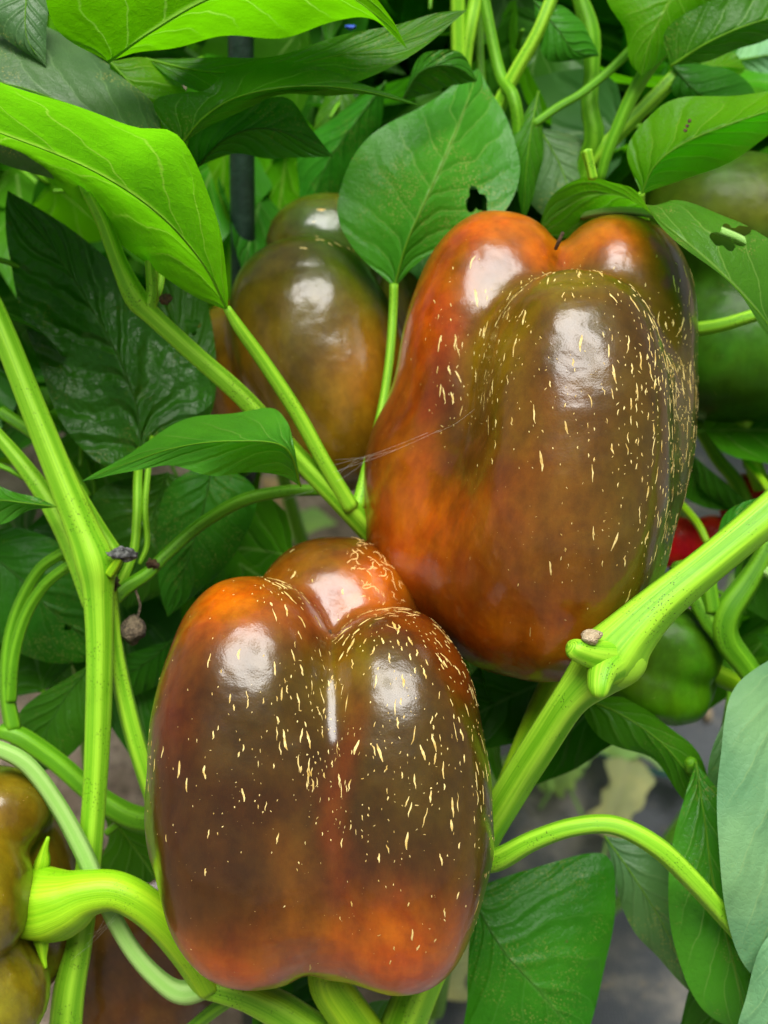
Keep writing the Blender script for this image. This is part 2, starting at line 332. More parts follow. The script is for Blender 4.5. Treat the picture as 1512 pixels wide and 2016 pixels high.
# ------------------------------------------------------------------ bell peppers
def rotm(tz, tx=0, ty=0):
    return np.array(Matrix.Rotation(R(tz), 3, 'Z') @ Matrix.Rotation(R(tx), 3, 'X') @ Matrix.Rotation(R(ty), 3, 'Y'))
class Pepper:
    """union of swollen lobes; local space in photo pixels (x right, y down, z away), cut by rays from a centre"""
    def __init__(s, centre, dz, lobes, k=40, kfun=None, warp=None, dents=(), rough=3.0, seed=1, sub=6):
        s.c = np.array([*centre, 0.0]); s.dz = dz; s.k = k; s.kfun = kfun; s.warp = warp; s.dents = dents; s.rough = rough; s.seed = seed; s.sub = sub
        s.lobes = []
        for L in lobes:
            c, r = np.array(L[0], float), np.array(L[1], float); tz = L[2] if len(L) > 2 else 0; n = L[3] if len(L) > 3 else 2.4; tx = L[4] if len(L) > 4 else 0
            s.lobes.append((c, r, rotm(tz, tx), n))
        bm = bmesh.new(); bmesh.ops.create_icosphere(bm, subdivisions=sub, radius=1)
        s.dirs = nrm(np.array([v.co[:] for v in bm.verts])); s.F = [tuple(v.index for v in f.verts) for f in bm.faces]; bm.free()
        s.P = s.cast(s.dirs)
    def f(s, p):
        k = s.kfun(p) if s.kfun else s.k; d = None
        q0 = s.warp(p) if s.warp else p
        for c, r, m, n in s.lobes:
            q = np.abs((q0 - c) @ m) / r
            e = ((q**n).sum(1)**(1 / n) - 1) * r.min()
            if d is None: d = e
            else:
                h = np.clip(.5 + .5 * (e - d) / k, 0, 1); d = e * (1 - h) + d * h - k * h * (1 - h)
        for c, r, a in s.dents:
            d = d + a * np.exp(-(((p - np.array(c)) / np.array(r))**2).sum(1))
        return d
    def cast(s, dirs):
        n = len(dirs); tmax = 760.0; steps = 44; ts = np.linspace(tmax, 8, steps)
        hi = np.full(n, tmax); lo = np.full(n, 8.0); done = np.zeros(n, bool)
        for i in range(1, steps):
            a = np.where(~done)[0]
            if len(a) == 0: break
            ins = s.f(s.c + dirs[a] * ts[i]) < 0
            hit = a[ins]; hi[hit] = ts[i - 1]; lo[hit] = ts[i]; done[hit] = True
        for _ in range(12):
            mid = (hi + lo) / 2; ins = s.f(s.c + dirs * mid[:, None]) < 0
            lo = np.where(ins, mid, lo); hi = np.where(ins, hi, mid)
        t = (hi + lo) / 2
        t = t + s.rough * (wob(dirs, 4.5, s.seed, 2) + .45 * wob(dirs, 11.0, s.seed + 5, 2))
        return s.c + dirs * t[:, None]
    def snap(s, p, off): 
        d = nrm(p - s.c); return s.cast(d) + d * off[:, None]
    def world(s, p):
        d = D0 + s.dz * S; sc = d / F; q = p - s.c
        base = W([(s.c[0], s.c[1], s.dz)])[0]
        return base + sc * (np.outer(q[:, 0], RX) - np.outer(q[:, 1], UPV) + np.outer(q[:, 2], FW))
    def normals(s):
        Fa = np.array(s.F); a, b, c = s.P[Fa[:, 0]], s.P[Fa[:, 1]], s.P[Fa[:, 2]]; fn = np.cross(b - a, c - a); N = np.zeros_like(s.P)
        for i in range(3): np.add.at(N, Fa[:, i], fn)
        N = nrm(N); sg = np.sign(((s.P - s.c) * N).sum(1)); return N * sg[:, None]

def blend_cols(P, base, blobs, seed=0):
    Q = P + 26 * np.stack([wob(P, .018, seed + 1), wob(P, .018, seed + 2), np.zeros(len(P))], 1)
    c = np.tile(np.array(base, float), (len(P), 1))
    for x, y, sx, sy, cc, w in blobs:
        g = w * np.exp(-(((Q[:, 0] - x) / sx)**2 + ((Q[:, 1] - y) / sy)**2)); g = np.clip(g, 0, 1)[:, None]
        c = c * (1 - g) + np.array(cc) * g
    return c

def fleck_mesh(pp, dens, n_try, axis, seed, lmin, lmax, wid, wiggle=.25, spread=12, off=.6, pw=2.2):
    r = np.random.default_rng(seed); N = pp.normals(); idx = r.integers(0, len(pp.P), n_try); P = pp.P[idx]; n = N[idx]
    d = np.zeros(n_try)
    for x, y, sx, sy, w in dens: d += w * np.exp(-(((P[:, 0] - x) / sx)**2 + ((P[:, 1] - y) / sy)**2))
    d *= np.where(n[:, 2] < .2, 1, .35)
    keep = r.random(n_try) < d; P, n = P[keep], n[keep]; m = len(P); K = 5
    ax = np.array(axis(P), float) if callable(axis) else np.tile(np.array(axis, float), (m, 1))
    t = nrm(ax - n * (ax * n).sum(1)[:, None]); b = np.cross(n, t)
    an = np.radians(r.normal(0, spread, m)); t, b = t * np.cos(an)[:, None] + b * np.sin(an)[:, None], b * np.cos(an)[:, None] - t * np.sin(an)[:, None]
    ln = lmin + (lmax - lmin) * r.random(m)**pw; w = wid * (.5 + .8 * r.random(m)) * np.clip(.45 + ln / 26, .4, 1.25)
    V, Fc, O = [], [], []; wv = np.array([.25, .85, 1, .8, .2])
    lat = np.cumsum(r.normal(0, wiggle, (m, K)), 1)
    for i in range(K):
        s_ = (i / (K - 1) - .5) * ln; ctr = P + t * s_[:, None] + b * (lat[:, i] * np.minimum(ln, 18) * .3)[:, None]
        for sd_, o_ in ((-1, -.6), (0, off), (1, -.6)):
            ww = w * wv[i] * (.7 + .6 * r.random(m)) * .5
            V.append(ctr + b * (sd_ * ww)[:, None]); O.append(np.full(m, o_ if 0 < i < K - 1 else o_ * .4))
    V = np.stack(V, 1).reshape(-1, 3); O = np.stack(O, 1).ravel(); V = pp.snap(V, O)
    for q in range(m):
        o = q * 15
        for i in range(K - 1):
            for j in range(2): Fc.append((o + i * 3 + j, o + i * 3 + j + 1, o + i * 3 + j + 4, o + i * 3 + j + 3))
    return pp.world(V), Fc

def build_pepper(pp, label, base, blobs, mat='fruit', group=None, seed=0, base_pt=None, name='bell_pepper'):
    t = thing(name, pp.world(np.array([base_pt if base_pt else (pp.c[0], pp.P[:, 1].max(), 0)], float))[0], label, 'pepper', group)
    colr = blend_cols(pp.P, base, blobs, seed)
    body = part('body', pp.world(pp.P), pp.F, M[mat], t, colr=colr)
    return t, body
def flecks(pp, body, mat='cork', name='cork_flecks', **k):
    V, Fc = fleck_mesh(pp, **k)
    if len(Fc):
        o = part(name, V, Fc, M[mat], body); o['kind'] = 'stuff'
def scar(pp, body, pts, w):
    V, Fc, uv = tube(pp.world(np.array(pts, float)), np.array(w) * S, 8, 3, .2); part('blossom_scar', V, Fc, M['scar'], body)

BROWN = (.048, .0145, .001); DKB = (.030, .0115, .001); ORANGE = (.52, .100, .0003); RED = (.16, .022, .0006); OLIVE = (.064, .042, .002)
AMBER = (.19, .068, .0015); GREEN = (.030, .085, .003); DGREEN = (.016, .055, .003); GOLD = (.20, .125, .003); PINK = (.22, .05, .012)
PG = None
# --- front pepper (lower)
def kA(p): return np.interp(p[:, 1], [1280, 1420, 1760, 1880], [20, 95, 95, 42])
def wA(p):
    f = np.interp(p[:, 1], [1100, 1400, 1650, 1960], [1.0, 1.0, .985, .86]); q = p.copy()
    q[:, 0] = 636 + (p[:, 0] - 636) / f; return q
ppA = Pepper((640, 1520), 0, [((491, 1517, -70), (186, 388, 240), 3, 2.45), ((787, 1556, -55), (177, 362, 240), -4, 2.45), ((655, 1438, 165), (208, 378, 195), 0, 2.5), ((640, 1612, 20), (240, 300, 250), 0, 2.5)],
             kfun=kA, warp=wA, dents=[((668, 1500, -320), (34, 260, 120), 16), ((330, 1720, -150), (24, 150, 200), 10), ((612, 1930, -150), (26, 60, 300), 16)], rough=4.5, seed=11)
tA, bodyA = build_pepper(ppA, 'big glossy brown bell pepper lowest in front, three lobes with a pale flecked cleft', BROWN, [
    (640, 1560, 260, 300, DKB, .8), (480, 1855, 190, 80, ORANGE, .9), (790, 1835, 170, 120, ORANGE, 1.0), (610, 1700, 60, 200, AMBER, .4), (660, 1900, 200, 60, RED, .35),
    (440, 1170, 140, 70, ORANGE, .95), (360, 1300, 60, 120, RED, .6), (310, 1640, 30, 200, OLIVE, .9), (640, 1110, 150, 45, AMBER, .7), (650, 1190, 90, 60, PINK, .7), (740, 1140, 60, 60, ORANGE, .8),
    (690, 1300, 60, 60, GOLD, .75), (905, 1270, 60, 90, RED, .95), (850, 1220, 80, 30, RED, .8), (560, 1330, 130, 120, OLIVE, .55), (820, 1420, 150, 160, OLIVE, .5), (690, 1480, 26, 200, RED, .5), (900, 1560, 80, 180, OLIVE, .45)], seed=3)
axA = lambda P: np.stack([(P[:, 0] - 655) * .0006 * np.clip((1500 - P[:, 1]) / 300, 0, 1), np.ones(len(P)), np.zeros(len(P))], 1)
flecks(ppA, bodyA, dens=[(560, 1370, 130, 110, .10), (650, 1350, 40, 110, .16), (820, 1400, 140, 150, .11), (860, 1600, 80, 140, .05), (720, 1500, 150, 150, .05), (430, 1400, 80, 90, .045), (760, 1240, 60, 30, .25), (880, 1260, 50, 40, .10), (560, 1150, 40, 40, .25), (600, 1500, 300, 300, .012)],
       n_try=25000, axis=axA, seed=5, lmin=3.5, lmax=36, wid=5.2, pw=4.0, spread=8)
flecks(ppA, bodyA, name='cork_dots', dens=[(640, 1420, 280, 230, .055), (850, 1650, 100, 200, .05), (420, 1180, 100, 50, .03)], n_try=16000, axis=axA, seed=6, lmin=2.5, lmax=7, wid=4.5, spread=60)
flecks(ppA, bodyA, mat='crack', name='crackle_lines', dens=[(735, 1120, 45, 45, .5), (770, 1170, 30, 30, .4)], n_try=30000, axis=(1, .3, 0), seed=7, lmin=10, lmax=34, wid=2.4, wiggle=.5, spread=80)
scar(ppA, bodyA, [(656, 1262, -60), (654, 1250, -68), (653, 1234, -76)], [3.0, 3.4, 2.6])

# --- upper right pepper
def kB(p): return np.interp(p[:, 1], [500, 620, 760, 900], [20, 38, 70, 95])
ppB = Pepper((1060, 880), 130, [((1100, 905, -150), (182, 348, 200), 3, 2.4), ((955, 800, 85), (184, 398, 215), 6, 2.4), ((1213, 752, 95), (168, 344, 215), 5, 2.5),
             ((892, 985, 110), (178, 250, 185), 2, 2.3), ((1050, 1085, -20), (192, 236, 225), 0, 2.3), ((1178, 945, 60), (138, 275, 205), 15, 2.3), ((1085, 830, 200), (200, 330, 190), 0, 2.3)],
             kfun=kB, dents=[((760, 780, -40), (50, 90, 260), 12), ((915, 800, -200), (30, 150, 120), 10), ((1090, 590, -300), (75, 26, 120), 10), ((1000, 1240, -150), (30, 90, 200), 8)], rough=5.0, seed=21)
tB, bodyB = build_pepper(ppB, 'large orange brown bell pepper at upper right, densely streaked with pale flecks', BROWN, [
    (1110, 900, 210, 330, OLIVE, .75), (1080, 900, 120, 200, AMBER, .45), (830, 640, 110, 190, (.40, .066, .001), .95), (830, 1040, 130, 150, ORANGE, .85), (1000, 1250, 160, 100, ORANGE, .75), (1060, 1080, 130, 160, (.16, .055, .002), .7), (900, 860, 50, 120, DKB, .8), (900, 1120, 60, 60, DKB, .4),
    (970, 440, 120, 50, ORANGE, .9), (1200, 460, 120, 70, (.42, .12, .002), .95), (1080, 500, 60, 40, ORANGE, .8), (1090, 600, 110, 40, GOLD, .8), (960, 720, 40, 130, GOLD, .6), (1330, 700, 50, 250, OLIVE, .8), (1180, 1000, 80, 250, OLIVE, .7), (1300, 1050, 50, 160, (.055, .052, .012), .7), (1270, 900, 30, 200, DKB, .6)], seed=9)
axB = lambda P: np.stack([np.interp(P[:, 0], [900, 1100, 1350], [.12, 0.05, -.28]) * np.clip((1250 - P[:, 1]) / 400, -.3, 1), np.ones(len(P)), np.zeros(len(P))], 1)
flecks(ppB, bodyB, dens=[(1290, 700, 80, 140, .16), (1200, 780, 60, 220, .10), (1220, 900, 45, 170, .16), (1080, 780, 130, 130, .055), (960, 700, 40, 120, .12), (885, 720, 40, 100, .11), (1080, 580, 70, 40, .16), (1150, 1060, 90, 140, .05), (1330, 850, 30, 200, .08)],
       n_try=29000, axis=axB, seed=15, lmin=3.5, lmax=36, wid=5.0, pw=3.8, spread=8)
flecks(ppB, bodyB, name='cork_dots', dens=[(1200, 850, 160, 280, .07), (1300, 700, 90, 160, .10), (900, 700, 60, 150, .04), (1120, 1100, 120, 150, .05)], n_try=17000, axis=axB, seed=16, lmin=2.5, lmax=8, wid=4.5, spread=40)
scar(ppB, bodyB, [(1086, 502, -55), (1092, 488, -64), (1099, 472, -70)], [3.5, 4.2, 3.4])

# --- pepper behind on the left
ppC = Pepper((610, 700), 640, [((645, 730, -100), (160, 245, 150), -20, 2.4), ((492, 750, 30), (106, 170, 140), -12, 2.3), ((640, 505, 20), (118, 122, 130), -6, 2.4), ((560, 590, 110), (95, 140, 100), 12, 2.3), ((700, 660, 100), (150, 250, 130), -10, 2.3)],
             kfun=lambda p: np.interp(p[:, 1], [560, 700], [14, 20]), dents=[((760, 690, -200), (80, 40, 160), 8)], rough=3, seed=31, sub=5)
tC, bodyC = build_pepper(ppC, 'green and amber bell pepper half ripe behind the crossing stems', (.125, .082, .003), [
    (625, 450, 110, 80, GREEN, .95), (700, 520, 90, 60, GREEN, .85), (740, 600, 60, 90, GREEN, .6), (560, 520, 60, 60, OLIVE, .8), (720, 780, 90, 120, (.30, .105, .002), .8), (640, 850, 90, 120, GOLD, .55), (600, 760, 70, 110, OLIVE, .7), (470, 820, 70, 120, (.22, .07, .003), .8), (490, 520, 40, 90, DGREEN, .8)], 'fruit', seed=5)
flecks(ppC, bodyC, dens=[(620, 450, 60, 30, .08), (640, 515, 60, 12, .25), (670, 450, 14, 50, .3)], n_try=3500, axis=(1, .35, 0), seed=25, lmin=5, lmax=22, wid=4.5)

# --- olive pepper at the left edge, stalk towards the right
ppD = Pepper((-30, 1750), 30, [((-46, 1598, 10), (143, 88, 115), 0, 2.3), ((-66, 1735, -70), (143, 150, 130), 0, 2.4), ((-42, 1945, -20), (143, 118, 130), 0, 2.3), ((-20, 1800, 115), (150, 215, 110), 0, 2.3), ((-160, 1750, 20), (120, 190, 140), 0, 2.2)],
             k=16, rough=2, seed=41, sub=5)
tD, bodyD = build_pepper(ppD, 'olive green bell pepper at the left edge, its thick lime stalk pointing right', (.135, .108, .003), [
    (20, 1580, 70, 60, (.13, .066, .003), .8), (40, 1960, 60, 80, (.17, .15, .004), .9), (10, 1700, 50, 90, (.22, .165, .003), .7), (110, 1800, 40, 200, (.08, .034, .003), .8)], seed=8)
V, Fc, uv = px_tube([(10, 1772, 60, 120), (60, 1778, 40, 140), (102, 1780, 18, 146), (138, 1772, 0, 122), (175, 1758, -12, 90), (225, 1754, -14, 78), (275, 1776, -8, 75), (325, 1818, 10, 74), (372, 1880, 45, 66), (408, 1945, 80, 52)], 70, nseg=24, ridges=6, ridge=.04)
stalkD = part('stalk', V, Fc, M['stalk'], tD, uv=uv)
for P_ in ([(70, 1730, 30, 26), (84, 1698, 22, 30), (88, 1672, 16, 16), (95, 1648, 12, 7)], [(70, 1828, 30, 26), (82, 1856, 22, 28), (85, 1884, 16, 15), (90, 1906, 12, 7)]):
    V, Fc, uv = px_tube(P_, 14); part('calyx_tooth', V, Fc, M['stalk'], stalkD, uv=uv)

# --- dark brown pepper low behind the stems
ppE = Pepper((280, 1870), 520, [((225, 1875, 0), (104, 200, 130), 0, 2.3), ((335, 1860, 20), (110, 195, 130), 0, 2.3), ((280, 1880, 60), (130, 190, 130), 0, 2.3)], k=22, rough=3, seed=51, sub=5)
tE, bodyE = build_pepper(ppE, 'dark brown bell pepper in shade low behind the left stems', (.085, .033, .003), [(200, 1800, 60, 80, (.11, .06, .004), .8), (280, 1980, 100, 60, (.15, .05, .003), .7)], seed=12)

# --- small green pepper behind the forked branch
ppF = Pepper((1305, 1315), 380, [((1315, 1275, -10), (104, 84, 95), 10, 2.3), ((1285, 1350, 0), (112, 68, 95), 18, 2.3), ((1330, 1330, 50), (95, 90, 80), 0, 2.3)], k=10, rough=2, seed=61, sub=5)
tF, bodyF = build_pepper(ppF, 'small unripe green bell pepper behind the forked branch node', (.050, .170, .003), [(1300, 1380, 80, 40, (.075, .23, .003), .8), (1230, 1280, 40, 60, (.10, .13, .004), .6)], 'fruit_soft', seed=14)
V, Fc, uv = px_tube([(1392, 1318, 390, 34), (1425, 1335, 400, 40), (1465, 1352, 420, 34), (1500, 1350, 440, 30)], 18); part('stalk', V, Fc, M['stalk'], tF, uv=uv)

# --- broad green pepper at the right edge
ppG = Pepper((1460, 590), 700, [((1470, 460, -10), (215, 145, 160), 12, 2.4), ((1470, 690, 0), (205, 138, 170), -4, 2.4), ((1480, 580, 60), (190, 200, 150), 0, 2.3)], k=60, rough=3, seed=71, sub=5)
tG, bodyG = build_pepper(ppG, 'broad green bell pepper blurred at the right edge behind leaves', (.028, .090, .003), [(1440, 420, 160, 55, (.085, .090, .003), .9), (1420, 720, 120, 60, (.035, .12, .003), .7), (1450, 500, 100, 40, (.02, .085, .006), .5)], 'fruit_soft', seed=16)

# --- ripe red peppers far behind
for (x, y, dz, rx, ry, lab) in ((1368, 1068, 900, 76, 52, 'red ripe pepper seen small beyond the branch beside the orange pepper'), (1500, 990, 900, 76, 58, 'red ripe pepper at right edge partly behind a dark leaf')):
    pr_ = Pepper((x, y), dz, [((x - rx * .45, y, 0), (rx * .6, ry, ry * .9), 8, 2.3), ((x + rx * .45, y - 4, 5), (rx * .58, ry * .95, ry * .9), -6, 2.3), ((x, y, 25), (rx * .7, ry * .9, ry), 0, 2.3)], k=6, rough=1, seed=81, sub=4)
    tt, bb = build_pepper(pr_, lab, (.62, .022, .010), [], 'fruit_soft', 'ripe red peppers in the background')
    V, Fc, uv = px_tube([(x + 26, y + 4, dz - 330, 14), (x + 6, y - 36, dz - 300, 16), (x - 30, y - 78, dz - 200, 18)], 14); part('stalk', V, Fc, M['stalk'], tt, uv=uv)

# ------------------------------------------------------------------ leaves, stems, plants
def leaf(plant, Lp, Mp, Rp, mat, petiole=None, nu=44, nv=9, bulge=.12, pucker=1.0, holes=(), wave=.012, seed=0, label=None, rib=9, world_in=False, pmat='stem', name='leaf', ribmat='rib'):
    """left edge, midrib and right edge as rows (px, py, dz), base first; ends are shared"""
    Mp = np.asarray(Mp, float); cv = (lambda a: np.asarray(a, float)) if world_in else W
    L_ = spline(cv(np.vstack([Mp[:1], np.atleast_2d(Lp), Mp[-1:]])), nu); R_ = spline(cv(np.vstack([Mp[:1], np.atleast_2d(Rp), Mp[-1:]])), nu); C_ = spline(cv(Mp), nu)
    u = np.linspace(0, 1, nu); T = nrm(np.gradient(C_, axis=0)); ln = np.linalg.norm(np.diff(C_, axis=0), axis=1).sum()
    r = np.random.default_rng(seed + 100); rows = []; uvs = []
    p1, p2 = r.uniform(0, 6.28, 2)
    for sgn, E, k in ((-1, L_, 0), (1, R_, 1)):
        A = E - C_; wl = np.linalg.norm(A, axis=1); N = nrm(np.cross(T, A)) * (1 if sgn > 0 else -1)
        vs = np.linspace(1, 0, nv + 1)[:-1] if sgn < 0 else np.linspace(0, 1, nv + 1)
        for v in vs:
            phs = u * 7 - v**.75 * 2.3 + .45 * k
            pk = (np.abs((phs % 1) - .5) * 2); pk = np.sin(pk * np.pi / 2) - .6
            h = bulge * np.sin(np.pi * min(v, 1) * .9) * wl + pucker * .010 * pk * wl * np.sin(np.pi * min(v * 1.0, 1)) + wave * ln * v**2 * np.sin(u * 17 + (p1, p2)[k]) * np.sin(np.pi * u)
            rows.append(C_ + A * v + N * h[:, None]); uvs.append(np.stack([u, np.full(nu, .5 + .5 * sgn * v)], 1))
    V = np.stack(rows, 1); nc = V.shape[1]; V = V.reshape(-1, 3); uv = np.stack(uvs, 1).reshape(-1, 2)
    Fc = [(i * nc + j, i * nc + j + 1, (i + 1) * nc + j + 1, (i + 1) * nc + j) for i in range(nu - 1) for j in range(nc - 1)]
    if holes:
        pr = proj(V); cen = np.array([pr[list(f)].mean(0) for f in Fc]); kill = np.zeros(len(Fc), bool)
        for hx, hy, hr in holes:
            dx, dy = cen[:, 0] - hx, cen[:, 1] - hy; an = np.arctan2(dy, dx)
            kill |= np.hypot(dx, dy) < hr * (1 + .28 * np.sin(3 * an + hx) + .15 * np.sin(5 * an + hy))
        dead = set(i for f, kl in zip(Fc, kill) if kl for i in f); Fc = [f for f, kl in zip(Fc, kill) if not kl]; rim = np.array(sorted(dead & set(i for f in Fc for i in f)), int)
        hd = np.array(holes); di = np.stack([np.hypot(pr[rim, 0] - h_[0], pr[rim, 1] - h_[1]) - h_[2] for h_ in hd], 1); near = di.argmin(1)
        for q_, h_ in enumerate(hd):     # pull the rim of each bite onto a smooth ragged curve
            sel = rim[near == q_]
            if len(sel) < 3: continue
            dx, dy = pr[sel, 0] - h_[0], pr[sel, 1] - h_[1]; an = np.arctan2(dy, dx); tgt = h_[2] * (1 + .28 * np.sin(3 * an + h_[0]) + .15 * np.sin(5 * an + h_[1]))
            c0 = V[rim].mean(0) if len(hd) == 1 else V[sel].mean(0); dd_ = np.hypot(dx, dy); mv = np.clip(tgt / (dd_ + 1e-6), .75, 1.3)
            base_ = W(np.stack([np.full(len(sel), h_[0]), np.full(len(sel), h_[1]), pr[sel, 2]], 1)); V[sel] = base_ + (V[sel] - base_) * mv[:, None]
    o = part(name, V, Fc, M[mat], plant, uv=uv)
    if label: o['label'] = label
    if rib:
        m_ = int(nu * .93); dd = (C_[:m_] - CL) @ FW; rad = np.interp(np.linspace(0, 1, m_), [0, .15, 1], [rib / 2 * .75, rib * .25, rib * .05]) * D0 / F
        Vr, Fr, ur = tube(C_[:m_], rad, 6, 2, 0); part('midrib', Vr, Fr, M[ribmat], o, uv=ur)
    if petiole is not None:
        Vp, Fp, up = px_tube(petiole, None, nseg=12, ridges=3, ridge=.06); part('petiole', Vp, Fp, M[pmat], o, uv=up)
    return o
def branch(plant, P, mat='stem', name='branch', n=None, nseg=24, ridge=.06, ridges=5, seed=0, label=None):
    V, Fc, uv = px_tube(P, n or max(24, len(P) * 10), nseg=nseg, ridge=ridge, ridges=ridges, seed=seed); o = part(name, V, Fc, M[mat], plant, uv=uv)
    if label: o['label'] = label
    return o
def blob(parent, px, py, dz, r, mat, name, seed=0, sq=(1, 1, 1), rough=.25, sub=3):
    bm = bmesh.new(); bmesh.ops.create_icosphere(bm, subdivisions=sub, radius=1); d = np.array([v.co[:] for v in bm.verts]); Fc = [tuple(v.index for v in f.verts) for f in bm.faces]; bm.free()
    q = d * (1 + rough * wob(d, 3.2, seed, 3))[:, None] * np.array(sq) * r * (D0 + dz * S) / F
    V = W([(px, py, dz)])[0] + np.outer(q[:, 0], RX) - np.outer(q[:, 1], UPV) + np.outer(q[:, 2], FW)
    return (V, Fc) if parent is None else part(name, V, Fc, M[mat], parent)

def gpt(px, py): return G(px, py)
PF = thing('pepper_plant', gpt(830, 1900), 'pepper plant with thick forked branch carrying the two big flecked peppers', 'plant', 'pepper plants')
PL = thing('pepper_plant', gpt(150, 1960), 'pepper plant with tall upright lime stems along the left side', 'plant', 'pepper plants')
PR = thing('pepper_plant', gpt(1480, 1500), 'pepper plant with large pale drooping leaves at the right edge', 'plant', 'pepper plants')

# ---- front plant: forked branch, stems
branch(PF, [(2150, 480, -60, 84), (1900, 690, -120, 82), (1640, 900, -160, 80), (1512, 1012, -170, 76), (1400, 1105, -175, 74), (1300, 1187, -175, 84), (1240, 1246, -170, 108), (1205, 1288, -160, 134), (1166, 1328, -140, 104), (1120, 1378, -125, 72), (1060, 1470, -60, 68), (1000, 1565, 20, 67), (945, 1655, 90, 70), (905, 1745, 140, 78), (850, 1880, 150, 80), (790, 2030, 160, 84), (720, 2250, 180, 90)], name='stem', n=150, nseg=26, label='thick lime green branch with swollen fork')
branch(PF, [(1215, 1292, -180, 76), (1172, 1288, -210, 60), (1146, 1282, -226, 48), (1130, 1276, -234, 42), (1124, 1272, -238, 30)], 'stem', 'cut_stub', n=20, ridge=.06, ridges=3)
branch(PF, [(1215, 1300, -180, 84), (1190, 1322, -215, 62), (1182, 1345, -232, 50), (1180, 1362, -240, 40), (1179, 1372, -242, 26)], 'stem', 'cut_stub', n=20, ridge=.07, ridges=3)
blob(PF, 1212, 1288, -160, 64, 'stem', 'node_swelling', 8, (1, 1.04, .95), .03, 4)
o = blob(PF, 1163, 1254, -232, 19, 'tan', 'dry_callus', 9, (1.1, .75, 1), .35); o['label'] = 'dry tan callus on the node'
blob(PF, 938, 1705, 70, 34, 'stalk', 'node_swelling', 10, (.8, 1.2, 1), .08)
# petiole arching right from the lower node, with the leaf it carries out of frame
branch(PF, [(945, 1700, 70, 44), (985, 1690, 40, 44), (1050, 1655, 0, 38), (1130, 1628, -30, 36), (1210, 1625, -40, 37), (1290, 1665, -40, 40), (1360, 1730, -20, 40), (1430, 1808, 20, 36), (1500, 1890, 60, 30)], name='petiole', n=70)
# crossing stems up left
branch(PF, [(175, 380, 60, 26), (205, 440, 70, 30), (235, 520, 80, 34), (268, 588, 90, 46), (300, 622, 95, 38), (385, 700, 110, 36), (480, 785, 130, 38), (590, 905, 150, 40), (670, 985, 170, 46), (740, 1062, 230, 46), (830, 1170, 330, 48), (900, 1330, 300, 50), (900, 1700, 220, 50)], n=110)
branch(PF, [(292, 612, 90, 30), (300, 575, 85, 24), (297, 520, 80, 22), (296, 470, 80, 24)], n=24)
branch(PF, [(300, 600, 100, 18), (316, 560, 110, 14), (318, 510, 120, 14), (330, 470, 130, 12)], n=20)
branch(PF, [(150, 330, 70, 22), (178, 390, 66, 24)], n=12)
leaf(PF, [(330, 560, 60), (150, 408, 110), (-20, 318, 140), (-200, 250, 160)], [(448, 612, 0), (400, 520, -70), (310, 420, -130), (180, 335, -150), (0, 262, -150), (-180, 200, -130), (-330, 190, -60)],
     [(447, 560, -70), (428, 430, -190), (345, 285, -350), (255, 262, -380), (130, 200, -390), (-20, 158, -390), (-200, 120, -330)], 'lime', [(446, 606, 0, 16), (470, 645, 20, 24), (520, 715, 60, 28), (585, 815, 100, 30), (640, 915, 130, 30), (690, 1000, 165, 34)], nu=64, nv=14, bulge=.10, rib=8, seed=1, label='bright yellow green leaf lit from behind')
leaf(PF, [(700, 495, 330), (662, 410, 330), (690, 310, 340), (770, 238, 370), (870, 182, 400)], [(776, 566, 310), (800, 480, 275), (840, 390, 265), (880, 300, 290), (918, 205, 350), (942, 134, 430)],
     [(830, 512, 310), (915, 462, 310), (990, 420, 315), (1028, 330, 340), (1002, 245, 380), (968, 180, 410)], 'fresh', [(776, 560, 310, 18), (774, 620, 310, 18), (766, 720, 290, 18), (748, 830, 260, 20), (722, 930, 220, 24), (705, 1000, 190, 28)], nu=110, nv=34, bulge=.10, rib=8, seed=2, holes=[(937, 394, 21), (948, 405, 12)], label='green leaf with a chewed hole')
leaf(PF, [(1235, 290, 210), (1300, 205, 210), (1400, 188, 200), (1520, 178, 190)], [(1262, 384, 180), (1290, 325, 150), (1350, 280, 130), (1450, 240, 110), (1600, 190, 130)],
     [(1330, 358, 210), (1405, 338, 200), (1462, 302, 180), (1530, 258, 160)], 'bright', [(1263, 380, 182, 14), (1262, 400, 200, 16), (1270, 440, 260, 20)], bulge=.08, rib=6, seed=3, label='bright green leaf with three dark spots')
for x, y in ((1357, 238), (1353, 248), (1349, 257)): blob(PF, x, y, 122, 4, 'scar', 'leaf_spot', int(x), (1, 1, .3), .2, 2)
# folded leaf over the top of the upper pepper
leaf(PF, [(1575, 540, 60), (1490, 450, 30), (1400, 418, 40), (1325, 405, 60), (1275, 425, 180), (1200, 450, 320), (1120, 470, 360)], [(1560, 700, 30), (1480, 600, -30), (1400, 520, -50), (1310, 445, -20), (1235, 390, 130), (1160, 385, 270), (1100, 420, 320), (1060, 455, 350)],
     [(1520, 672, -10), (1440, 570, -70), (1330, 462, -80), (1262, 400, 0), (1215, 362, 120), (1155, 346, 230), (1085, 388, 300)], 'fresh', None, nu=170, nv=44, bulge=.05, rib=6, seed=4, holes=[(1425, 468, 22), (1455, 462, 20)], label='folded leaf draped over the pepper top')
branch(PF, [(1090, 440, 420, 14), (1150, 425, 330, 15), (1205, 416, 240, 17), (1270, 418, 150, 18), (1340, 432, 110, 17), (1420, 455, 90, 17), (1490, 488, 70, 15), (1560, 540, 60, 14)], 'stem_pale', n=36)
branch(PF, [(1168, 352, 60, 20), (1162, 325, 55, 20), (1155, 296, 50, 23)], n=14, label='cut end of a leaf stalk')
branch(PF, [(1360, 650, 330, 30), (1420, 640, 300, 27), (1480, 622, 280, 26), (1560, 600, 260, 26), (1760, 560, 230, 24), (1960, 480, 200, 22)], n=24)
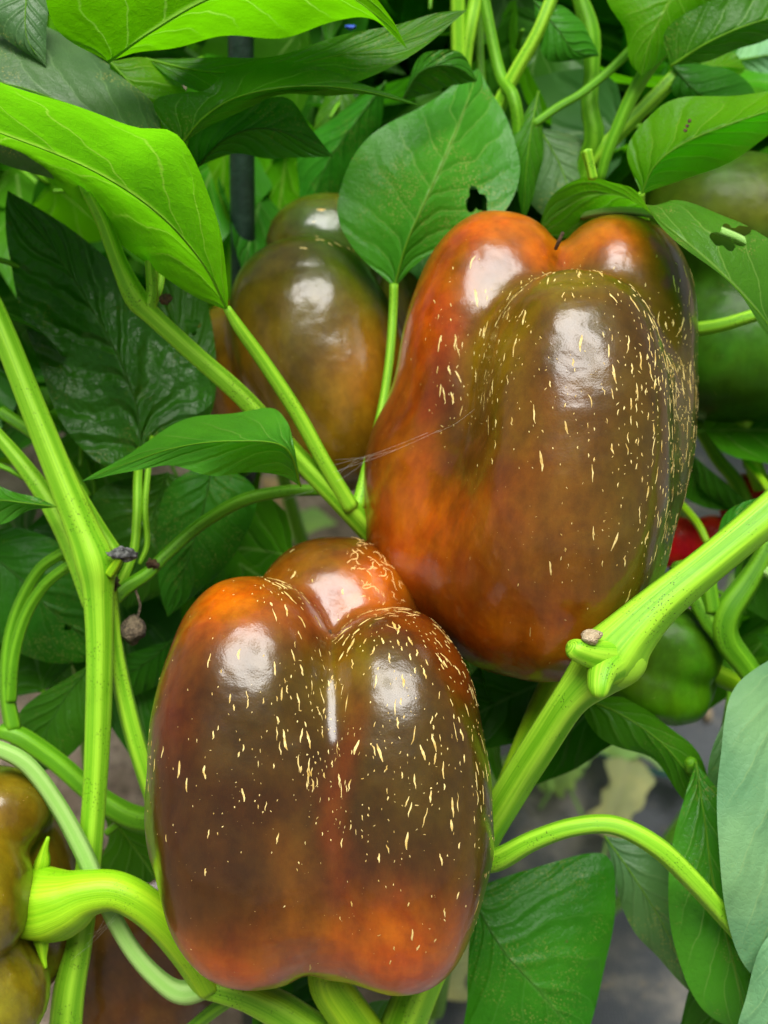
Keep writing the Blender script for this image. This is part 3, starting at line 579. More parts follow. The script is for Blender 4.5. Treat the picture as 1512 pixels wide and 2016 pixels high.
# small glossy leaf crossing the stems
leaf(PF, [(545, 935, 10), (430, 936, -40), (330, 918, -50), (250, 930, -20)], [(592, 957, 20), (560, 880, -70), (460, 868, -90), (360, 878, -70), (270, 905, -30), (160, 948, 30)],
     [(582, 880, -30), (562, 828, 10), (520, 800, 50), (400, 815, 60), (300, 860, 40), (225, 908, 30)], 'fresh', None, nu=70, nv=16, bulge=.08, pucker=2.2, rib=6, seed=5, label='small glossy leaf crossing the stems')
# stalks below the front pepper
for P_, nm in (([(640, 1880, 60, 60), (648, 1935, 50, 78), (680, 1985, 60, 84), (730, 2060, 90, 84), (760, 2160, 140, 80)], 'stalk'),):
    V, Fc, uv = px_tube(P_, 30, nseg=20); part(nm, V, Fc, M['stalk'], tA, uv=uv)
V, Fc, uv = px_tube([(1130, 1290, 180, 60), (1090, 1345, 190, 56), (1040, 1450, 220, 50), (960, 1650, 200, 50)], 24, nseg=16); part('stalk', V, Fc, M['stalk'], tB, uv=uv)
V, Fc, uv = px_tube([(720, 930, 660, 50), (735, 985, 600, 46), (760, 1060, 480, 44), (800, 1150, 400, 40)], 24, nseg=16); part('stalk', V, Fc, M['stalk'], tC, uv=uv)
V, Fc, uv = px_tube([(300, 2030, 520, 50), (330, 2090, 500, 44), (400, 2160, 430, 40)], 20, nseg=16); part('stalk', V, Fc, M['stalk'], tE, uv=uv)
V, Fc, uv = px_tube([(1460, 820, 720, 40), (1470, 880, 740, 36), (1500, 960, 760, 36)], 20, nseg=16); part('stalk', V, Fc, M['stalk'], tG, uv=uv)
branch(PF, [(380, 1935, 90, 50), (440, 1948, 90, 56), (500, 1965, 95, 66), (580, 2010, 105, 76), (700, 2110, 130, 84), (760, 2250, 180, 84)], n=50)
branch(PF, [(880, 1830, 170, 60), (820, 1930, 160, 60), (770, 2040, 160, 62), (740, 2140, 170, 66)], n=24)
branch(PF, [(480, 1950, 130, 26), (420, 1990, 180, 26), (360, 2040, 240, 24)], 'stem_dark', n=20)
# pale thin petiole curving down from the left edge
branch(PF, [(-60, 1462, -40, 30), (0, 1476, -20, 32), (55, 1508, 0, 34), (110, 1580, 20, 34), (160, 1670, 40, 36), (205, 1770, 60, 34), (260, 1870, 70, 34), (320, 1935, 75, 38), (365, 1955, 80, 46), (420, 1938, 88, 40)], 'stem_pale', name='petiole', n=80)

# ---- left plant
branch(PL, [(-120, 420, 120, 46), (-40, 560, 110, 46), (0, 640, 100, 46), (60, 790, 90, 50), (120, 940, 85, 56), (165, 1050, 85, 66), (187, 1110, 85, 76), (193, 1170, 90, 60), (196, 1280, 95, 52), (193, 1420, 100, 50), (186, 1560, 105, 46), (174, 1700, 110, 48), (155, 1850, 120, 52), (132, 1980, 130, 62), (120, 2200, 150, 64)], name='stem', n=150, nseg=24, label='upright lime green main stem')
branch(PL, [(215, 1130, 130, 30), (218, 1210, 140, 36), (232, 1310, 150, 36), (262, 1440, 165, 38), (300, 1560, 190, 38), (350, 1700, 240, 38), (420, 1850, 300, 40)], n=70)
branch(PL, [(-40, 820, 200, 24), (0, 862, 190, 26), (60, 935, 180, 34), (110, 1010, 170, 42), (150, 1100, 160, 40), (180, 1190, 150, 36)], n=50)
branch(PL, [(150, 960, 130, 22), (190, 1030, 130, 26), (225, 1085, 130, 28)], n=24)
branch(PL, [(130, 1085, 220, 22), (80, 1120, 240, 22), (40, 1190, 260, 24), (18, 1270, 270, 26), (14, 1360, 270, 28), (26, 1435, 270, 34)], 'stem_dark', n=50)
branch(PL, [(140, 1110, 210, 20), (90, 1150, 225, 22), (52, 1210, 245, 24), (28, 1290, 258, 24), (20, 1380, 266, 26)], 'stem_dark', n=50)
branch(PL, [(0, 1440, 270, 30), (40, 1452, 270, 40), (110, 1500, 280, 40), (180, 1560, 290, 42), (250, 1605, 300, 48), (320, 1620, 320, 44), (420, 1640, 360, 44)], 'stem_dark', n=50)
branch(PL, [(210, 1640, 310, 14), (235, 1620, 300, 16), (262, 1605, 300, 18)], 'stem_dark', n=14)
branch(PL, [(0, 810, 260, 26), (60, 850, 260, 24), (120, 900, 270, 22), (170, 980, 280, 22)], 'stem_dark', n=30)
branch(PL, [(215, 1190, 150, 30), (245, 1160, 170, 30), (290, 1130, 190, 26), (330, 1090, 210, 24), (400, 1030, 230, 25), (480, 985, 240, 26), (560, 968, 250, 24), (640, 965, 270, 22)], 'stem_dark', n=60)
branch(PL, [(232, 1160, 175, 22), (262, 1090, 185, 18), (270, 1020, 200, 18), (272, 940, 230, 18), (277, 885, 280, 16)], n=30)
branch(PL, [(275, 1110, 190, 8), (290, 1070, 195, 11), (286, 1000, 205, 12), (292, 925, 230, 12), (300, 860, 270, 10)], n=30)
leaf(PL, [(205, 918, 310), (120, 830, 320), (55, 660, 330), (15, 500, 330), (10, 420, 320)], [(278, 900, 290), (268, 800, 300), (232, 700, 310), (170, 590, 310), (90, 470, 310), (15, 375, 310)],
     [(330, 850, 310), (418, 790, 330), (390, 720, 340), (320, 650, 340), (235, 535, 330), (140, 450, 320)], 'puckered', None, nu=80, nv=18, bulge=.10, pucker=2.4, rib=10, seed=6, ribmat='rib_dark', label='large dark puckered leaf')
leaf(PL, [(60, 1006, 60), (10, 1030, 60), (-60, 1040, 80)], [(112, 998, 70), (50, 990, 40), (-20, 985, 40), (-140, 1000, 80)], [(70, 978, 60), (20, 964, 70), (-40, 955, 80)], 'fresh', None, nu=40, bulge=.14, pucker=2, rib=5, seed=7)
leaf(PL, [(304, 215, 130), (232, 140, 150), (100, 66, 160), (-60, 46, 170), (-200, 60, 170)], [(322, 300, 60), (240, 255, 20), (120, 200, 0), (-20, 160, 10), (-260, 150, 70)], [(300, 345, 80), (220, 370, 100), (60, 340, 110), (-100, 260, 110)], 'grey', None, nu=60, nv=12, bulge=.10, rib=7, seed=8, label='grey green leaf with yellow mottling')
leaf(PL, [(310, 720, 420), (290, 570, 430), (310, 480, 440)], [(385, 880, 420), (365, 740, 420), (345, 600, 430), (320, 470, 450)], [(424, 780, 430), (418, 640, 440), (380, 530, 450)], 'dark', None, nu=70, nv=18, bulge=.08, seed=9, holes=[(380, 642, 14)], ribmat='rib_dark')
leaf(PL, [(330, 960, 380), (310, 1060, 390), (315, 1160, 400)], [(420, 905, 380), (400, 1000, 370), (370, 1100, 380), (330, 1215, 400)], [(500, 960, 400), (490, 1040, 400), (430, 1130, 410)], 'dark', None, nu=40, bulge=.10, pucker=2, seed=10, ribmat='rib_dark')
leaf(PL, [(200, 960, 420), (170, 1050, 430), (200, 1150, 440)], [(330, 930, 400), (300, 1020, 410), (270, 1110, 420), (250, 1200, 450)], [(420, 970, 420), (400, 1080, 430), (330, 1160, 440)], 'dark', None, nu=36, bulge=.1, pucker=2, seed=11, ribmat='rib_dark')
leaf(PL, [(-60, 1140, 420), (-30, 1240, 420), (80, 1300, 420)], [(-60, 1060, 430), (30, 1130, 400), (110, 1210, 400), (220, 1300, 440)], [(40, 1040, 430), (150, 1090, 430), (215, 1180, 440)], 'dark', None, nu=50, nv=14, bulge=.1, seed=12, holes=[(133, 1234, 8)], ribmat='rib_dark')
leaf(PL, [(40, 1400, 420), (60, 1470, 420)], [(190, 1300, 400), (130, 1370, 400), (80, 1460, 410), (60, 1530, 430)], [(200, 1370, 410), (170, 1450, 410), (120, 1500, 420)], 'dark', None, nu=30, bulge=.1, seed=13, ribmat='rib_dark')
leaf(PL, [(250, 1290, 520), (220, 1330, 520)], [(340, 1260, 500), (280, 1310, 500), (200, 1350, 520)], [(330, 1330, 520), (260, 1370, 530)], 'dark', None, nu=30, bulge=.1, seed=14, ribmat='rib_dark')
leaf(PL, [(215, 1650, 420), (200, 1720, 420)], [(200, 1590, 420), (250, 1650, 410), (300, 1720, 430), (330, 1790, 460)], [(290, 1620, 430), (330, 1690, 450)], 'mid', None, nu=30, bulge=.1, seed=15)
leaf(PL, [(-30, 20, 40), (-10, 60, 40)], [(60, -60, 60), (50, 20, 30), (55, 80, 20), (90, 130, 30)], [(95, -20, 60), (92, 50, 40)], 'grey', None, nu=30, bulge=.1, seed=16)
leaf(PL, [(110, 60, -100), (100, -60, -220), (240, -170, -300), (480, -150, -260), (690, -40, -120), (765, 30, -20)], [(214, 122, 0), (300, 62, -60), (420, -5, -120), (560, -40, -120), (700, 0, -60), (803, 98, 60)], [(300, 100, 80), (420, 86, 130), (540, 76, 130), (650, 52, 90), (735, 40, 50)], 'bright', None, nu=70, nv=16, bulge=.08, rib=9, seed=17, label='bright green leaf at the top left, lit from behind')
leaf(PL, [(230, 190, 160), (300, 330, 160)], [(215, 120, 120), (280, 190, 120), (330, 260, 130), (360, 360, 160)], [(300, 120, 160), (370, 200, 160)], 'bright', None, nu=36, bulge=.1, seed=18)

# ---- plant behind, top middle
PB = thing('pepper_plant', gpt(760, 1250), 'pepper plant with dense dark leaves behind the top of the picture', 'plant', 'pepper plants')
leaf(PB, [(400, 112, 140), (510, 116, 130), (620, 82, 120), (740, 58, 120), (850, 26, 130)], [(286, 116, 160), (400, 140, 130), (520, 140, 120), (660, 110, 110), (780, 85, 110), (920, 20, 130)], [(360, 165, 120), (470, 190, 90), (640, 170, 80), (780, 130, 90)], 'mid', None, nu=50, bulge=.08, seed=19)
leaf(PB, [(300, 205, 60), (355, 182, 60), (410, 178, 60), (455, 135, 70), (560, 118, 80), (660, 145, 90), (750, 175, 100)], [(352, 290, 90), (400, 232, 60), (470, 190, 40), (580, 170, 50), (700, 176, 70), (828, 208, 110)], [(400, 258, 110), (480, 215, 110), (600, 186, 110), (720, 190, 110)], 'mid', [(352, 286, 90, 14), (350, 330, 120, 14), (340, 400, 200, 14)], nu=60, nv=12, bulge=.08, seed=20, rib=6)
leaf(PB, [(372, 270, 200), (460, 215, 180), (560, 190, 180), (610, 250, 190)], [(384, 332, 220), (450, 270, 180), (540, 255, 180), (655, 308, 210)], [(450, 305, 220), (540, 312, 220)], 'dark', None, nu=40, bulge=.06, seed=21, ribmat='rib_dark')
leaf(PB, [(380, 300, 860), (360, 450, 900), (390, 620, 940)], [(450, 200, 740), (440, 350, 780), (430, 500, 800), (425, 680, 850)], [(490, 320, 700), (490, 480, 740), (470, 600, 780)], 'bright', None, nu=36, bulge=.1, seed=22)
leaf(PB, [(480, 300, 960), (475, 400, 980), (490, 520, 1000)], [(570, 200, 860), (560, 330, 880), (545, 440, 900), (520, 600, 960)], [(650, 300, 800), (640, 420, 840), (590, 520, 880)], 'bright', None, nu=36, bulge=.06, seed=23)
leaf(PB, [(600, 280, 700), (590, 380, 700)], [(760, 160, 640), (700, 240, 640), (640, 330, 660), (600, 440, 700)], [(740, 280, 700), (680, 380, 720)], 'dark', None, nu=36, bulge=.06, seed=24, ribmat='rib_dark')
leaf(PB, [(640, 190, 760), (620, 260, 760)], [(680, 150, 760), (665, 220, 740), (650, 290, 760), (640, 350, 790)], [(700, 210, 760), (680, 300, 760)], 'mid', None, nu=30, bulge=.1, seed=25)
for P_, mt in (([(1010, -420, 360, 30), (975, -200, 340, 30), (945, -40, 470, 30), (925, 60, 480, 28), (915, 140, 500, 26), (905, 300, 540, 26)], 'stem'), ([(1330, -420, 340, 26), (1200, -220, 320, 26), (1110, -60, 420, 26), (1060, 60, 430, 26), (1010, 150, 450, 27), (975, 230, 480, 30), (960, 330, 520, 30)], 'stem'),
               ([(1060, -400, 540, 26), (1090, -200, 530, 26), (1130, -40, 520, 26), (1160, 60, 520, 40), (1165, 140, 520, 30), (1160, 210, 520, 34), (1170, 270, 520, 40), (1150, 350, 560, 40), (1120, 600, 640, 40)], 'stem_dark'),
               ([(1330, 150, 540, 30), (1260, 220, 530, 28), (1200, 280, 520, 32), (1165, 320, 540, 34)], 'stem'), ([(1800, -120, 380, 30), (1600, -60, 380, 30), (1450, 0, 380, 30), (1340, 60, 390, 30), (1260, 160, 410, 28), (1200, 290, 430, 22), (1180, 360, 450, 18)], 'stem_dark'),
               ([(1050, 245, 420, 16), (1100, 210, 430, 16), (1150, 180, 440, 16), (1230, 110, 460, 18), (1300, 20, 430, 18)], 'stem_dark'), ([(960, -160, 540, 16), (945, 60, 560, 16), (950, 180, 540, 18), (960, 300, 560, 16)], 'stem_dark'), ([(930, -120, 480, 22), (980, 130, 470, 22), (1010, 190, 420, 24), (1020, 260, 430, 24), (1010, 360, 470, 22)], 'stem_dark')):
    branch(PB, P_, mt, n=40)
leaf(PB, [(1010, 270, 420), (1015, 340, 430)], [(1060, 180, 430), (1045, 260, 410), (1035, 350, 420), (1030, 440, 450)], [(1070, 260, 430), (1060, 350, 440)], 'mid', None, nu=36, bulge=.1, seed=26)
leaf(PB, [(1046, 300, 560), (1045, 400, 560)], [(1060, 250, 560), (1100, 320, 540), (1130, 400, 540), (1160, 480, 560)], [(1150, 280, 560), (1180, 380, 560)], 'grey', None, nu=36, bulge=.08, seed=27)
leaf(PB, [(1200, -20, 360), (1230, 60, 350), (1240, 120, 350)], [(1360, -90, 330), (1320, 0, 310), (1280, 80, 320), (1262, 150, 350)], [(1420, -20, 360), (1350, 60, 360), (1300, 120, 360)], 'bright', None, nu=40, bulge=.1, pucker=1.5, seed=28)
leaf(PB, [(1310, 60, 300), (1400, 0, 280), (1520, -30, 280)], [(1320, 130, 320), (1400, 80, 280), (1500, 40, 260), (1640, 10, 300)], [(1400, 118, 320), (1500, 80, 310), (1580, 40, 310)], 'mid', None, nu=40, bulge=.06, seed=29)
leaf(PB, [(1340, 130, 520), (1330, 190, 520)], [(1320, 125, 520), (1370, 180, 500), (1430, 215, 520), (1490, 270, 540)], [(1400, 130, 540), (1480, 170, 540)], 'dark', None, nu=30, bulge=.08, seed=30, ribmat='rib_dark')
leaf(PB, [(1390, 110, 640), (1440, 100, 640)], [(1375, 130, 640), (1420, 130, 620), (1470, 135, 640)], [(1400, 150, 640), (1450, 150, 640)], 'lime', None, nu=30, bulge=.1, seed=31)
leaf(PB, [(1460, 90, 800), (1500, 60, 800)], [(1440, 120, 800), (1500, 110, 780), (1600, 90, 800)], [(1480, 140, 800), (1550, 140, 800)], 'pale', None, nu=30, bulge=.1, seed=32)
leaf(PB, [(1060, 60, 440), (1080, 120, 440)], [(1050, 0, 440), (1100, 60, 420), (1130, 100, 430), (1180, 110, 450)], [(1120, 20, 450), (1160, 70, 450)], 'dark', None, nu=30, bulge=.1, pucker=2, seed=33, ribmat='rib_dark')
leaf(PB, [(820, 120, 260), (850, 100, 240), (910, 105, 260)], [(790, 200, 280), (830, 140, 250), (890, 130, 250), (940, 160, 280)], [(830, 190, 300), (890, 170, 290)], 'dark', None, nu=30, bulge=.1, seed=34, ribmat='rib_dark')

# ---- right plant
branch(PR, [(1760, 520, 300, 26), (1640, 780, 270, 28), (1560, 960, 260, 30), (1505, 1090, 250, 36), (1470, 1150, 250, 46), (1430, 1210, 250, 56), (1430, 1260, 255, 52), (1480, 1330, 270, 44), (1560, 1480, 300, 44)], n=60, name='stem', mat='stem_dark')
branch(PR, [(1400, 1090, 260, 30), (1395, 1150, 256, 34), (1402, 1205, 252, 36)], 'stem_dark', n=24)
branch(PR, [(1330, 1110, 280, 30), (1360, 1160, 275, 34), (1395, 1220, 262, 40), (1430, 1260, 258, 44)], 'stem_dark', n=24)
branch(PR, [(1370, 830, 820, 26), (1410, 900, 820, 26), (1455, 960, 820, 28), (1500, 1080, 840, 28)], n=24)
branch(PR, [(1320, 990, 900, 22), (1360, 1040, 900, 20), (1395, 1090, 900, 18)], 'stem_pale', n=20)
leaf(PR, [(1440, 1360, 20), (1418, 1500, -20), (1412, 1650, -30), (1425, 1780, -20), (1465, 1900, 0)], [(1560, 1270, 120), (1530, 1420, 20), (1530, 1600, -20), (1540, 1780, -10), (1540, 1960, 40)], [(1660, 1400, 100), (1680, 1600, 60), (1650, 1800, 60)], 'pale', None, nu=60, nv=14, bulge=.10, rib=9, seed=35, label='broad pale blue green leaf')
branch(PR, [(1562, 1275, 120, 16), (1575, 1210, 150, 20), (1560, 1160, 200, 22), (1500, 1120, 245, 22)], 'stem_pale', 'petiole', n=24)
leaf(PR, [(1350, 1560, 120), (1318, 1700, 110), (1325, 1850, 110), (1380, 1980, 130)], [(1370, 1500, 160), (1388, 1620, 110), (1405, 1740, 90), (1440, 1880, 90), (1480, 2050, 140)], [(1440, 1600, 130), (1480, 1740, 110), (1500, 1900, 120)], 'fresh', None, nu=60, nv=12, bulge=.08, rib=8, seed=36, label='hanging green leaf with a pale midrib')
leaf(PR, [(1500, 1860, -40), (1470, 1960, -40), (1455, 2060, -30)], [(1560, 1800, -20), (1540, 1920, -60), (1530, 2060, -60), (1540, 2200, -20)], [(1640, 1900, -20), (1640, 2060, -20)], 'pale', None, nu=36, bulge=.1, rib=7, seed=37)
leaf(PR, [(1400, 1480, 220), (1395, 1560, 220), (1420, 1700, 230)], [(1440, 1390, 240), (1430, 1500, 210), (1430, 1620, 210), (1450, 1760, 240)], [(1480, 1480, 230), (1480, 1640, 230)], 'grey', None, nu=36, bulge=.1, rib=6, seed=38)
leaf(PR, [(1180, 1450, 260), (1290, 1500, 250), (1350, 1580, 240)], [(1130, 1370, 280), (1220, 1405, 240), (1310, 1470, 220), (1385, 1570, 220), (1410, 1650, 230)], [(1240, 1380, 300), (1330, 1440, 280), (1390, 1520, 260)], 'mid', None, nu=50, nv=10, bulge=.06, rib=9, seed=39)
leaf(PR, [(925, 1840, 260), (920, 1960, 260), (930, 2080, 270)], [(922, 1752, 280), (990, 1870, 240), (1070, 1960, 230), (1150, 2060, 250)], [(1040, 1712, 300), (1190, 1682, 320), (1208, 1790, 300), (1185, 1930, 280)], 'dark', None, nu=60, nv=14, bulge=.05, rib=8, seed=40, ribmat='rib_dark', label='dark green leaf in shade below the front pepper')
leaf(PR, [(1205, 1700, 330), (1230, 1800, 330), (1290, 1880, 340)], [(1190, 1645, 340), (1250, 1730, 310), (1310, 1830, 310), (1365, 1960, 340)], [(1290, 1670, 330), (1340, 1760, 330), (1370, 1860, 330)], 'grey', None, nu=40, bulge=.1, rib=7, seed=41)
leaf(PR, [(1380, 960, 700), (1440, 1000, 700)], [(1345, 880, 700), (1390, 920, 680), (1440, 960, 680), (1490, 1010, 700)], [(1330, 960, 720), (1390, 1000, 720)], 'dark', None, nu=30, bulge=.1, seed=42, ribmat='rib_dark')
leaf(PR, [(1410, 1060, 220), (1440, 1000, 210)], [(1400, 1090, 230), (1440, 1040, 210), (1480, 1000, 210), (1560, 960, 230)], [(1470, 1060, 230), (1520, 1010, 230)], 'dark', None, nu=30, bulge=.06, seed=43, ribmat='rib_dark')

# ------------------------------------------------------------------ foliage farther back, leaf by leaf
def free_leaf(plant, base, d, nrm_, length, width, mat, seed, droop=.5):
    r = np.random.default_rng(seed); d = nrm(np.array(d, float)); n = nrm(np.array(nrm_, float) - d * (np.array(nrm_) @ d)); s = np.cross(d, n)
    u = np.array([0, .3, .65, 1.0]); Mr = np.array([base + d * length * t - np.array([0, 0, 1]) * droop * length * t**2 * .6 for t in u])
    w = width * .5; up = .25 * w
    Lp = [Mr[0] * .8 + Mr[1] * .2 - s * w * .85 + n * up, Mr[1] - s * w + n * up, Mr[2] - s * w * .62 + n * up * .6]
    Rp = [Mr[0] * .8 + Mr[1] * .2 + s * w * .85 + n * up, Mr[1] + s * w + n * up, Mr[2] + s * w * .62 + n * up * .6]
    o = leaf(plant, Lp, Mr, Rp, mat, None, nu=16, nv=4, bulge=.10, pucker=1.5, rib=0, world_in=True, seed=seed, wave=.02)
    pt = spline([base - d * length * .22 - np.array([0, 0, .004]), base - d * length * .1, base], 7); V, Fc, uv = tube(pt, np.linspace(.0006, .0010, 7), 6, 2, 0); part('petiole', V, Fc, M['stem_dark'], o, uv=uv)
    return o
def bush(plant, regions, seed):
    r = np.random.default_rng(seed); k = 0
    for (x0, x1, y0, y1, z0, z1, n, mats, lm) in regions:
        for i in range(n):
            px, py, dz = r.uniform(x0, x1), r.uniform(y0, y1), r.uniform(z0, z1); b = W([(px, py, dz)])[0]
            if b[2] < .06: continue
            az = r.uniform(0, 6.28); el = r.uniform(-.9, .25); d = np.array([math.cos(az) * math.cos(el), math.sin(az) * math.cos(el), math.sin(el)])
            nn = np.array([r.normal(0, .5), r.normal(-.35, .5), .8]); ln = r.uniform(.055, .095) * lm; k += 1
            free_leaf(plant, b - d * ln * .4, d, nn, ln, ln * r.uniform(.42, .58), 'far_' + mats[r.integers(len(mats))], seed * 1000 + k, r.uniform(.1, .7))
def canes(plant, pts, r0, mat='stem_dark'):
    """stems from the ground up into the leaves"""
    b0 = org(plant)
    for (px, py, dz) in pts:
        e = W([(px, py, dz)])[0]; mid = (b0 + e) / 2 + np.array([(e[0] - b0[0]) * .15, (e[1] - b0[1]) * .15, -.02])
        q = spline([b0 + np.array([0, 0, -.01]), b0 * .7 + mid * .3 + np.array([0, 0, .03]), mid, e], 20); V, Fc, uv = tube(q, np.linspace(r0, r0 * .4, 20), 10); part('stem', V, Fc, M[mat], plant, uv=uv)
q2 = ['dark', 'dark', 'mid', 'mid', 'fresh', 'grey']
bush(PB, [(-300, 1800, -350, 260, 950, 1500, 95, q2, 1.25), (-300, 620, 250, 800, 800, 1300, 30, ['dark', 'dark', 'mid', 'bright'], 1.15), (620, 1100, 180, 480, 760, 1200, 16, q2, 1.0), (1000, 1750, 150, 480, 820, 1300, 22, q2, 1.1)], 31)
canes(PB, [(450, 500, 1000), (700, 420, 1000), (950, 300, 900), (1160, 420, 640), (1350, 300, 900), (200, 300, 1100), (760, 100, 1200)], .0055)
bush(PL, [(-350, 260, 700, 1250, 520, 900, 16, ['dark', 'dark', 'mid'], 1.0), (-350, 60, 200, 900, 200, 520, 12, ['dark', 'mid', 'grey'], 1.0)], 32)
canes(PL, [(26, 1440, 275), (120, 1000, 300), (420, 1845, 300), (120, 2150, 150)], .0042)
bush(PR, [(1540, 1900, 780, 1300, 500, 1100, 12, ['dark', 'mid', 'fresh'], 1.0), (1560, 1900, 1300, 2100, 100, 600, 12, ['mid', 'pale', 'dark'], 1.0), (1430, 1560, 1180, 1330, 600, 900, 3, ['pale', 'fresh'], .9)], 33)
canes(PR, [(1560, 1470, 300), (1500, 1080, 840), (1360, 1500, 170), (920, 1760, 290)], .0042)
bush(PF, [(330, 520, 1000, 1130, 620, 900, 4, ['dark', 'mid'], .9), (1000, 1180, 1360, 1420, 420, 600, 2, ['dark'], .8), (500, 760, 1960, 2080, 260, 420, 4, ['dark', 'mid'], .7), (930, 1180, 1300, 1380, 420, 500, 2, ['dark', 'mid'], .6)], 34)
canes(PF, [(760, 2240, 180), (720, 2240, 180), (740, 2130, 170), (900, 1690, 220)], .0055)
# unseen, added above to break up the light: shoot with leaves over the peppers
sh0 = W([(900, -420, 330)])[0]; added_shoot = spline([W([(905, 300, 540)])[0], sh0, sh0 + np.array([.0, -.02, .10]), sh0 + np.array([.02, -.05, .20])], 30)
V, Fc, uv = tube(added_shoot, np.linspace(.0026, .0014, 30), 12); part('branch', V, Fc, M['stem'], PF, uv=uv)
for i_, (lx, ly, lz, az_, ll) in enumerate(((-.075, .02, .66, 2.6, .085), (.02, .045, .69, 1.9, .08), (.085, .0, .68, .3, .085), (-.02, -.05, .72, 4.1, .075), (.055, -.06, .74, 5.4, .07), (-.10, -.04, .74, 3.5, .08), (.12, .05, .73, .9, .08))):
    dd = np.array([math.cos(az_), math.sin(az_), -.25]); free_leaf(PF, np.array([lx, ly, lz]), dd, (0, -.2, 1), ll, ll * .5, 'far_fresh', 9000 + i_, .3)
    pt = spline([added_shoot[14 + 2 * i_], (added_shoot[14 + 2 * i_] + np.array([lx, ly, lz])) / 2 + np.array([0, 0, .012]), np.array([lx, ly, lz])], 12); V, Fc, uv = tube(pt, np.full(12, .0009), 6, 2, 0); part('petiole', V, Fc, M['stem'], PF, uv=uv)
PK = thing('pepper_plant', G(700, -100), 'pepper plant far back, a blurred green mass between the nearer leaves', 'plant', 'pepper plants')
bush(PK, [(-700, 2200, -500, 150, 2800, 4600, 90, ['dark', 'mid', 'fresh', 'bright'], 2.0), (-500, 620, 150, 620, 2200, 3600, 34, ['bright', 'mid', 'dark'], 1.8), (900, 2000, 150, 600, 2400, 3600, 34, ['mid', 'dark'], 1.8)], 35)
canes(PK, [(0, 100, 3400), (500, 0, 3400), (900, 0, 3400), (1300, 0, 3400), (1500, 300, 3000)], .008)

# ------------------------------------------------------------------ stake, scraps, ground plants
top, low = W([(472, -120, 440), (479, 560, 740)]); bot = low + (low - top) * (low[2] + .05) / (top[2] - low[2])
V, Fc, uv = tube(spline([top, low, bot], 40), np.full(40, .0041), 16, 8, .03)
single('garden_stake', V, Fc, M['stake'], 'dark green coated garden stake upright behind the bright leaves', 'stake', uv=uv)

# withered flower remains on the left node
def scrap(px, py, dz, w, h, mat, name, label, seed, cat='withered flower', curl=.5):
    r = np.random.default_rng(seed); n = 14; U, Vv = np.meshgrid(np.linspace(-1, 1, n), np.linspace(-1, 1, n), indexing='ij'); P = np.stack([U.ravel(), Vv.ravel(), np.zeros(n * n)], 1)
    q = np.stack([P[:, 0] * w / 2 * (1 - .3 * P[:, 1]**2), P[:, 1] * h / 2 * (1 - .3 * P[:, 0]**2), curl * h * (P[:, 1]**2 + .4 * wob(P, 3, seed))], 1) + .16 * h * np.stack([wob(P, 6, seed + i) for i in range(3)], 1)
    d = (D0 + dz * S) / F; V = W([(px, py, dz)])[0] + d * (np.outer(q[:, 0], RX) - np.outer(q[:, 1], UPV) + np.outer(q[:, 2], FW))
    V2 = V + FW * d * 2.5; Fa = [(i * n + j, (i + 1) * n + j, (i + 1) * n + j + 1, i * n + j + 1) for i in range(n - 1) for j in range(n - 1)]
    N2 = n * n; Fc = Fa + [tuple(reversed([i + N2 for i in f])) for f in Fa]
    edge = [i for i in range(n)] + [i * n + n - 1 for i in range(1, n)] + [(n - 1) * n + j for j in range(n - 2, -1, -1)] + [i * n for i in range(n - 2, 0, -1)]
    Fc += [(edge[i], edge[(i + 1) % len(edge)], edge[(i + 1) % len(edge)] + N2, edge[i] + N2) for i in range(len(edge))]
    return V_single(name, np.vstack([V, V2]), Fc, mat, label, cat)
def V_single(name, V, Fc, mat, label, cat, group=None): return single(name, V, Fc, M[mat], label, cat, group)
branch(PL, [(216, 1130, 70, 22), (228, 1112, 60, 20), (236, 1098, 52, 16)], 'stalk', n=12)
scrap(240, 1092, 40, 62, 26, 'black_dry', 'withered_flower', 'dark grey withered flower stuck to the left stem node', 3)
bd = thing('withered_bud', W([(265, 1265, 150)])[0], 'brown shrivelled bud hanging from a thread right of the left stem', 'bud')
V, Fc = blob(None, 264, 1245, 150, 25, 'dry', 'bud', 5, (1, 1.05, 1), .32); part('bud', V, Fc, M['dry'], bd)
V, Fc, uv = px_tube([(266, 1225, 150, 7), (276, 1195, 160, 5), (268, 1165, 175, 5), (262, 1150, 180, 6)], 20); part('thread', V, Fc, M['dry'], bd, uv=uv)
scrap(298, 1112, 175, 24, 26, 'scar', 'withered_petal', 'small black withered petal on the arching stem fork', 8)
scrap(226, 1150, 110, 16, 26, 'dry', 'withered_petal', 'grey brown withered scrap just below the left node', 9)
scrap(325, 588, 60, 26, 22, 'scar', 'withered_petal', 'black withered petal in the fork of the upper left stem', 10)
scrap(690, 52, 420, 22, 10, 'blue', 'plastic_scrap', 'tiny blue plastic scrap between the top leaves', 11, 'scrap')

